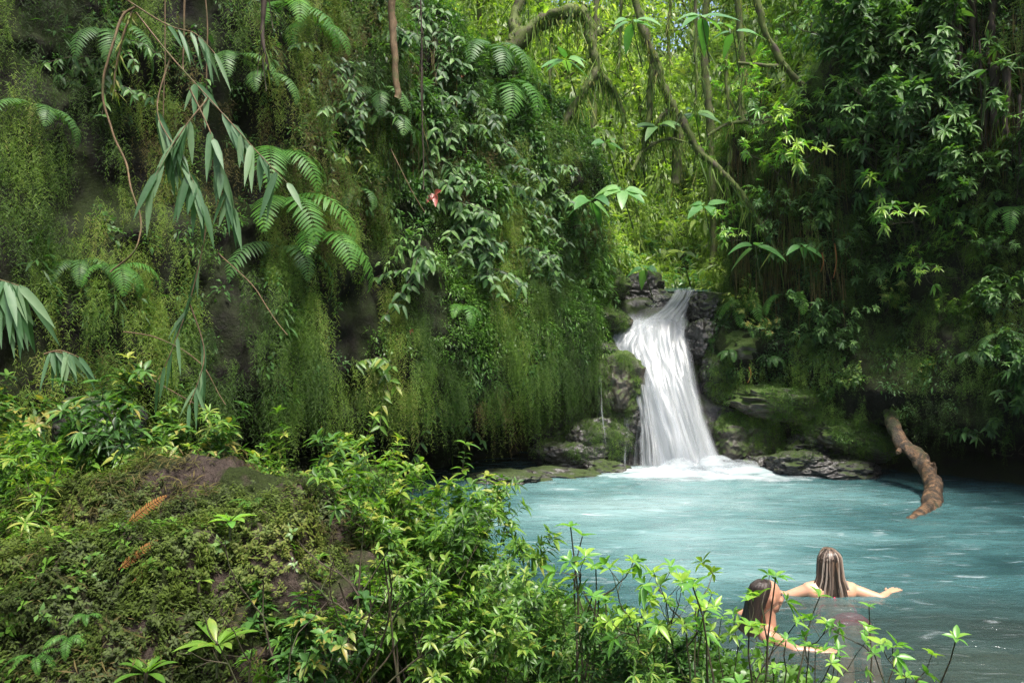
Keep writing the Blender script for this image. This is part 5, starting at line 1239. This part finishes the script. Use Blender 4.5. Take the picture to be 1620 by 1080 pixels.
def ell(mb, c, r, rot=None):
    n, m = 20, 12; th = np.linspace(.001, PI-.001, m); ph = np.linspace(0, 2*PI, n, endpoint=False); T, Pp = np.meshgrid(th, ph, indexing='ij')
    V = np.stack([np.sin(T)*np.cos(Pp), np.sin(T)*np.sin(Pp), np.cos(T)], -1).reshape(-1, 3)*np.array(r)
    if rot is not None: V = V @ np.array(rot).T
    i = np.arange(m-1)[:, None]; j = np.arange(n)[None]
    mb.add(V+np.array(c), np.stack([i*n+j, i*n+(j+1) % n, (i+1)*n+(j+1) % n, (i+1)*n+j], -1).reshape(-1, 4))
def skinmat(name, c):
    m, nt = newmat(name); L = nt.links.new; p = nd(nt, 'ShaderNodeBsdfPrincipled'); p.inputs['Roughness'].default_value = .38
    L(ramp(nt, noise(nt, 9, 4), [(.3, tuple(x*.86 for x in c)), (.7, c)]), p.inputs['Base Color'])
    p.inputs['Subsurface Weight'].default_value = .15; p.inputs['Subsurface Radius'].default_value = (.02, .008, .004)
    o = nd(nt, 'ShaderNodeOutputMaterial'); L(p.outputs[0], o.inputs[0]); return m
def hairmat(name, stops):
    m, nt = newmat(name); L = nt.links.new; uv = nd(nt, 'ShaderNodeUVMap').outputs[0]
    n = noise(nt, 1, 4, .6, uv, (26, 1.2, 1)); n2 = noise(nt, 1, 3, .6, uv, (90, 1.5, 1))
    p = nd(nt, 'ShaderNodeBsdfPrincipled'); p.inputs['Roughness'].default_value = .32; L(ramp(nt, n, stops), p.inputs['Base Color'])
    b = nd(nt, 'ShaderNodeBump'); b.inputs['Distance'].default_value = .008; L(math_(nt, 'ADD', n, n2), b.inputs['Height']); L(b.outputs[0], p.inputs['Normal'])
    o = nd(nt, 'ShaderNodeOutputMaterial'); L(p.outputs[0], o.inputs[0]); return m
def flatmat(name, c, r=.5):
    m, nt = newmat(name); p = nd(nt, 'ShaderNodeBsdfPrincipled'); p.inputs['Roughness'].default_value = r
    nt.links.new(ramp(nt, noise(nt, 40, 2), [(.3, tuple(x*.85 for x in c)), (.7, c)]), p.inputs['Base Color'])
    o = nd(nt, 'ShaderNodeOutputMaterial'); nt.links.new(p.outputs[0], o.inputs[0]); return m
def hand(mb, w, d, up, sgn, L=.17, curl=.15):
    """palm and five fingers from the wrist w, pointing along d"""
    w = np.array(w, float); d = unit(np.array(d, float)); up = unit(np.array(up, float)); s = unit(np.cross(d, up)); up = np.cross(s, d)
    for k in (-1, 0, 1): cap(mb, w+s*k*.012, w+d*.085+s*k*.024, .016, .015, (1.1, .8))
    for k, l in zip((-1.5, -.5, .5, 1.5), (.062, .076, .07, .054) if sgn > 0 else (.054, .07, .076, .062)):
        a = w+d*.088+s*k*.0195; dd = unit(d+s*k*.09); b = a+dd*l*.5-up*curl*l*.2; c = b+dd*l*.5-up*curl*l*.6
        cap(mb, a, b, .0092, .0085); cap(mb, b, c, .0085, .007)
    a = w+d*.03-s*.026*sgn; b = a+(d*.7-s*sgn*.75)*.035; c = b+(d*.9-s*sgn*.35)*.03; cap(mb, a, b, .012, .0105); cap(mb, b, c, .0105, .0085)
def face(mb, c, fw, up, r=.1):
    """nose, brow, lips, chin, ears added on a head at c that looks along fw"""
    fw = unit(np.array(fw)); up = unit(np.array(up)-fw*np.dot(up, fw)); s = np.cross(fw, up); Rm = np.stack([s, fw, up], 1); c = np.array(c)
    ell(mb, c+up*.02, (.074, .092, .098), Rm); ell(mb, c-up*.045+fw*.02, (.056, .064, .066), Rm); ell(mb, c-up*.088+fw*.055, (.026, .024, .02), Rm)
    cap(mb, c+fw*.088+up*.02, c+fw*.108-up*.022, .009, .014); ell(mb, c+fw*.084-up*.055, (.024, .012, .009), Rm); ell(mb, c+fw*.081-up*.066, (.02, .012, .008), Rm)
    for k in (-1, 1):
        ell(mb, c+fw*.078+up*.034+s*k*.03, (.026, .012, .009), Rm); ell(mb, c+fw*.065-up*.018+s*k*.04, (.025, .022, .022), Rm); ell(mb, c+s*k*.075-up*.005-fw*.008, (.008, .02, .03), Rm)
    return Rm
def person(label, o0, mb, mat):
    t = obj('person', mb.mesh('person', mat), None, None, label=label, category='person')
    r = t.modifiers.new('join', 'REMESH'); r.mode = 'VOXEL'; r.voxel_size = .0048; r.use_smooth_shade = True
    s = t.modifiers.new('soften', 'SMOOTH'); s.factor = .5; s.iterations = 7
    return t
def hair_shell(parent, rows, mat, name='hair', nseg=40, back=True):
    """rows: (centre, half width vector, depth vector) from crown to tips; full tube with strands at the end"""
    V, uv = [], []; n = len(rows); k = np.arange(n); kk = np.linspace(0, n-1, (n-1)*8+1)
    C = np.array([r[0] for r in rows], float); A = np.array([r[1] for r in rows], float); B = np.array([r[2] for r in rows], float)
    I = lambda X: np.stack([np.interp(kk, k, X[:, c]) for c in range(3)], 1)
    C, A, B = I(C), I(A), I(B)
    for _ in range(4):
        for X in (C, A, B): X[1:-1] = (X[:-2]+2*X[1:-1]+X[2:])/4
    an = np.linspace(0, 2*PI, nseg+1); tt = kk/kk[-1]
    st = 1+.07*fbm(np.stack([np.cos(an)*6, np.sin(an)*6, 0*an], 1), 3, 1.0)[None]*np.clip(tt*1.5, 0.1, 1)[:, None]*2
    V = C[:, None]+(A[:, None]*np.cos(an)[None, :, None]+B[:, None]*np.sin(an)[None, :, None])*st[..., None]
    U_, T_ = np.meshgrid(an/(2*PI), tt); uv = np.stack([U_, T_], -1).reshape(-1, 2)
    me = make_mesh(name, V.reshape(-1, 3), grid_faces(len(kk), nseg+1), None, mat, True, uv)
    o = obj(name, me, parent); return o
# woman A: seen from behind, arms opening to the sides, wet long hair
Yp = 6.3; cx = (1313-810)/F*Yp; H = np.array([cx, Yp, -.025])
mb = MB()
head = H+np.array([.0, .02, .265]); face(mb, head, (.12, 1, -.05), (0, 0, 1))
cap(mb, H+[0, -.0, .10], head+[0, -.01, -.06], .058, .052)
cap(mb, H+[-.13, -.01, .045], H+[.13, -.01, .045], .07, .07, (1, 1)); cap(mb, H+[0, 0, .12], H+[-.17, 0, .07], .045, .052); cap(mb, H+[0, 0, .12], H+[.17, 0, .07], .045, .052)
ell(mb, H+[0, -.06, -.07], (.16, .16, .1)); ell(mb, H+[0, -.22, -.12], (.13, .17, .09)); ell(mb, H+[0, -.38, -.15], (.165, .14, .12))
for s_k in (-1, 1):
    cap(mb, H+[s_k*.085, -.42, -.17], H+[s_k*.12, -.62, -.55], .085, .055)
    cap(mb, H+[s_k*.12, -.62, -.55], H+[s_k*.14, -.85, -.85], .05, .034)
SL, SR = H+[-.175, 0, .06], H+[.18, 0, .06]
EL, ER = H+[-.33, .04, -.005], H+[.37, -.06, .008]
HL, HR = H+[-.46, .22, .0], H+[.49, .06, .02]
for sh, el, ha, s in ((SL, EL, HL, -1), (SR, ER, HR, 1)):
    cap(mb, sh, el, .052, .041); cap(mb, el, ha, .039, .025); d = unit(ha-el); hand(mb, ha, d+[0.25*s, 0, .02], (0, 0, 1), s)
M['skinA'] = skinmat('wet tanned skin', (.62, .34, .22)); wa = person('woman swimming away with long wet streaked hair and arms spread wide', H, mb, M['skinA'])
M['hairA'] = hairmat('wet streaked hair', [(.3, (.03, .02, .016)), (.48, (.12, .075, .05)), (.6, (.33, .22, .15)), (.75, (.5, .4, .32))])
hc = head
hair_shell(wa, [(hc+[0, .01, .128], (.004, 0, 0), (0, .004, 0)), (hc+[0, .005, .118], (.045, 0, 0), (0, .055, 0)), (hc+[0, -.01, .09], (.073, 0, 0), (0, .078, 0)), (hc+[0, -.022, .03], (.088, 0, 0), (0, .085, 0)),
  (hc+[0, -.034, -.04], (.090, 0, 0), (0, .07, 0)), (hc+[.004, -.052, -.11], (.1, 0, 0), (0, .05, 0)), (hc+[.01, -.07, -.19], (.118, 0, 0), (0, .035, 0)), (hc+[.014, -.085, -.27], (.138, 0, 0), (0, .028, 0)), (hc+[.015, -.10, -.33], (.15, 0, 0), (0, .02, 0))], M['hairA'])
def locks(parent, base, ctr, fw, n, L0, spread, mat, seed):
    rs = np.random.default_rng(seed); fw = unit(np.array(fw, float)); sd_ = np.array([-fw[1], fw[0], 0]); me_v, me_f, me_uv, nn_ = [], [], [], 0
    mb = MB()
    for i in range(n):
        a = rs.uniform(-1.5, 1.5); k = np.linspace(0, 1, 14); l = L0*rs.uniform(.85, 1.08)
        out = -fw*math.cos(a)+sd_*math.sin(a); z = .12-k*l
        rad = np.interp(z, [-.4, -.2, -.1, 0, .06, .1, .13], [.15*spread, .12*spread, .1, .095, .09, .066, .012])
        dep = np.interp(z, [-.4, -.2, -.1, 0, .06, .1, .13], [.04, .055, .07, .088, .09, .066, .012])
        q = ctr+sd_*(math.sin(a)*rad)[:, None]-fw*(math.cos(a)*dep+np.interp(z, [-.35, 0], [.075, .01]))[:, None]+np.array([0, 0, 1.])*z[:, None]
        q = q+sd_*(rs.normal(0, .012)*k**1.5)[:, None]
        tube(mb, q, rs.uniform(.004, .0095)*np.interp(k, [0, .3, .8, 1], [.5, 1, 1, .25]), 5, A=rs.random())
    V, Fq, A = mb.arrays(); return obj('hair_locks', make_mesh('hair_locks', V, Fq, A, mat), parent)
m, nt = newmat('hair lock'); L = nt.links.new; p_ = nd(nt, 'ShaderNodeBsdfPrincipled'); p_.inputs['Roughness'].default_value = .3
L(ramp(nt, nd(nt, 'ShaderNodeAttribute', attribute_name='v').outputs['Fac'], [(0, (.015, .012, .01)), (.5, (.06, .042, .032)), (.8, (.19, .14, .11)), (1, (.36, .3, .25))]), p_.inputs['Base Color']); o = nd(nt, 'ShaderNodeOutputMaterial'); L(p_.outputs[0], o.inputs[0]); M['lockA'] = m
locks(wa, H, hc, (.12, 1, 0), 130, .42, 1.15, M['lockA'], 3)
M['pink'] = flatmat('pink swimsuit', (.9, .03, .12)); sw = MB(); ell(sw, H+[0, -.37, -.125], (.173, .11, .135)); ell(sw, H+[0, -.13, -.085], (.165, .03, .1)); cap(sw, H+[0, -.06, .03], H+[0, -.14, -.0], .014, .014)
obj('swimsuit', sw.mesh('swimsuit', M['pink']), wa)
# person B: behind the twigs, turned toward the other swimmer, one arm stretched out
Yq = 5.5; q0 = np.array([(1222-810)/F*Yq, Yq, 0.0]); mb = MB()
head = q0+[-.03, 0, .235]; fwd = unit(np.array([.95, .25, .02])); face(mb, head, fwd, (-.25, 0, 1))
cap(mb, q0+[-.03, 0, .04], head+[-.005, 0, -.05], .056, .05)
cap(mb, q0+[-.07, -.13, -.0], q0+[-.03, .14, -.0], .062, .062); ell(mb, q0+[-.08, 0, -.16], (.12, .16, .2)); ell(mb, q0+[-.13, 0, -.4], (.11, .14, .2)); ell(mb, q0+[-.16, 0, -.6], (.13, .16, .14))
for s in (-1, 1): cap(mb, q0+[-.16, s*.08, -.62], q0+[.1, s*.1, -.85], .08, .055); cap(mb, q0+[.1, s*.1, -.85], q0+[-.2, s*.1, -1.05], .05, .035)
a, b, c = q0+[-.04, -.16, .0], q0+[.04, -.34, -.005], q0+[.15, -.36, .0]; cap(mb, a, b, .05, .04); cap(mb, b, c, .038, .025); hand(mb, c, (1, .1, .02), (0, 0, 1), 1)
a, b, c = q0+[-.02, .17, .0], q0+[-.12, .4, -.02], q0+[.1, .5, -.02]; cap(mb, a, b, .05, .04); cap(mb, b, c, .038, .025); hand(mb, c, (1, .2, 0), (0, 0, 1), -1)
M['skinB'] = skinmat('tanned skin', (.5, .26, .17)); pb = person('dark-haired bather half hidden behind the twigs, one arm stretched over the water', q0, mb, M['skinB'])
M['hairB'] = hairmat('wet dark hair', [(.3, (.012, .009, .008)), (.6, (.05, .035, .03)), (.8, (.16, .13, .12))])
bk = -fwd; sd = np.array([-fwd[1], fwd[0], 0])
hair_shell(pb, [(head+[-.03, 0, .126], fwd*.004, sd*.004), (head+[-.035, 0, .116], fwd*.05, sd*.05), (head+[-.045, 0, .085], fwd*.078, sd*.075), (head+[-.06, 0, .03], fwd*.08, sd*.083), (head+[-.085, 0, -.04], fwd*.065, sd*.082), (head+[-.11, 0, -.12], fwd*.05, sd*.085), (head+[-.135, 0, -.2], fwd*.045, sd*.1), (head+[-.16, 0, -.27], fwd*.04, sd*.11)], M['hairB'])
ey = MB(); up_ = np.array([-.25, 0, 1.]); up_ = unit(up_-fwd*np.dot(up_, fwd)); s_ = np.cross(fwd, up_)
for k in (-1, 1): ell(ey, head+fwd*.079+up_*.015+s_*k*.031, (.009, .009, .006))
obj('eyes', ey.mesh('eyes', flatmat('eye', (.03, .02, .015), .2)), pb)

# ------------------------------------------------------------------ light, sky, camera
SUN_EL, SUN_AZ = 67.0, 148.0     # azimuth measured from +Y toward +X
w = bpy.data.worlds.new('World'); sc.world = w; w.use_nodes = True; nt = w.node_tree; nt.nodes.clear()
sky = nt.nodes.new('ShaderNodeTexSky'); sky.sky_type = 'NISHITA'; sky.sun_disc = False; sky.sun_elevation = math.radians(SUN_EL); sky.sun_rotation = math.radians(SUN_AZ); sky.dust_density = 4; sky.air_density = .8; sky.ozone_density = .6
bg = nt.nodes.new('ShaderNodeBackground'); bg.inputs[1].default_value = .15
ou = nt.nodes.new('ShaderNodeOutputWorld'); nt.links.new(sky.outputs[0], bg.inputs[0]); nt.links.new(bg.outputs[0], ou.inputs[0])
sd_ = bpy.data.lights.new('sun', 'SUN'); sd_.energy = 2.4; sd_.angle = math.radians(12); sd_.color = (1, .96, .88)
so = bpy.data.objects.new('sun', sd_); col.objects.link(so)
e, a = math.radians(SUN_EL), math.radians(SUN_AZ)
dirv = Vector((math.sin(a)*math.cos(e), math.cos(a)*math.cos(e), math.sin(e))); so.rotation_euler = dirv.to_track_quat('Z', 'Y').to_euler()
cam = bpy.data.cameras.new('camera'); cam.sensor_width = 36; cam.lens = 36*F/1620; cam.clip_end = 3000; cam.clip_start = .05
co = bpy.data.objects.new('camera', cam); col.objects.link(co); co.location = (0, 0, CAMZ); co.rotation_euler = (PI/2, 0, 0); sc.camera = co
sc.view_settings.view_transform = 'Standard'; sc.view_settings.look = 'None'; sc.view_settings.gamma = 1; sc.view_settings.exposure = 1.5
hv, nt = newmat('haze air')
pv = nd(nt, 'ShaderNodeVolumePrincipled'); pv.inputs['Color'].default_value = (.9, .95, .9, 1); pv.inputs['Density'].default_value = .0003
hv.node_tree.links.new(pv.outputs[0], nd(nt, 'ShaderNodeOutputMaterial').inputs['Volume'])
hb = np.array([(x, y, z) for x in (-520, 520) for y in (-520, 920) for z in (-6, 60)], float)
obj('haze', make_mesh('haze', hb, np.array([(0, 1, 3, 2), (4, 6, 7, 5), (0, 4, 5, 1), (2, 3, 7, 6), (0, 2, 6, 4), (1, 5, 7, 3)]), None, hv, False), kind='stuff', label='thin humid haze filling the forest valley', category='haze')
sc.cycles.volume_bounces = 0; sc.cycles.use_denoising = True; sc.cycles.denoising_prefilter = 'NONE'; sc.cycles.max_bounces = 8; sc.cycles.transparent_max_bounces = 16; sc.cycles.diffuse_bounces = 4; sc.cycles.glossy_bounces = 3; sc.cycles.transmission_bounces = 4
print('objects', len(sc.objects), 'faces', sum(len(m.polygons) for m in bpy.data.meshes))
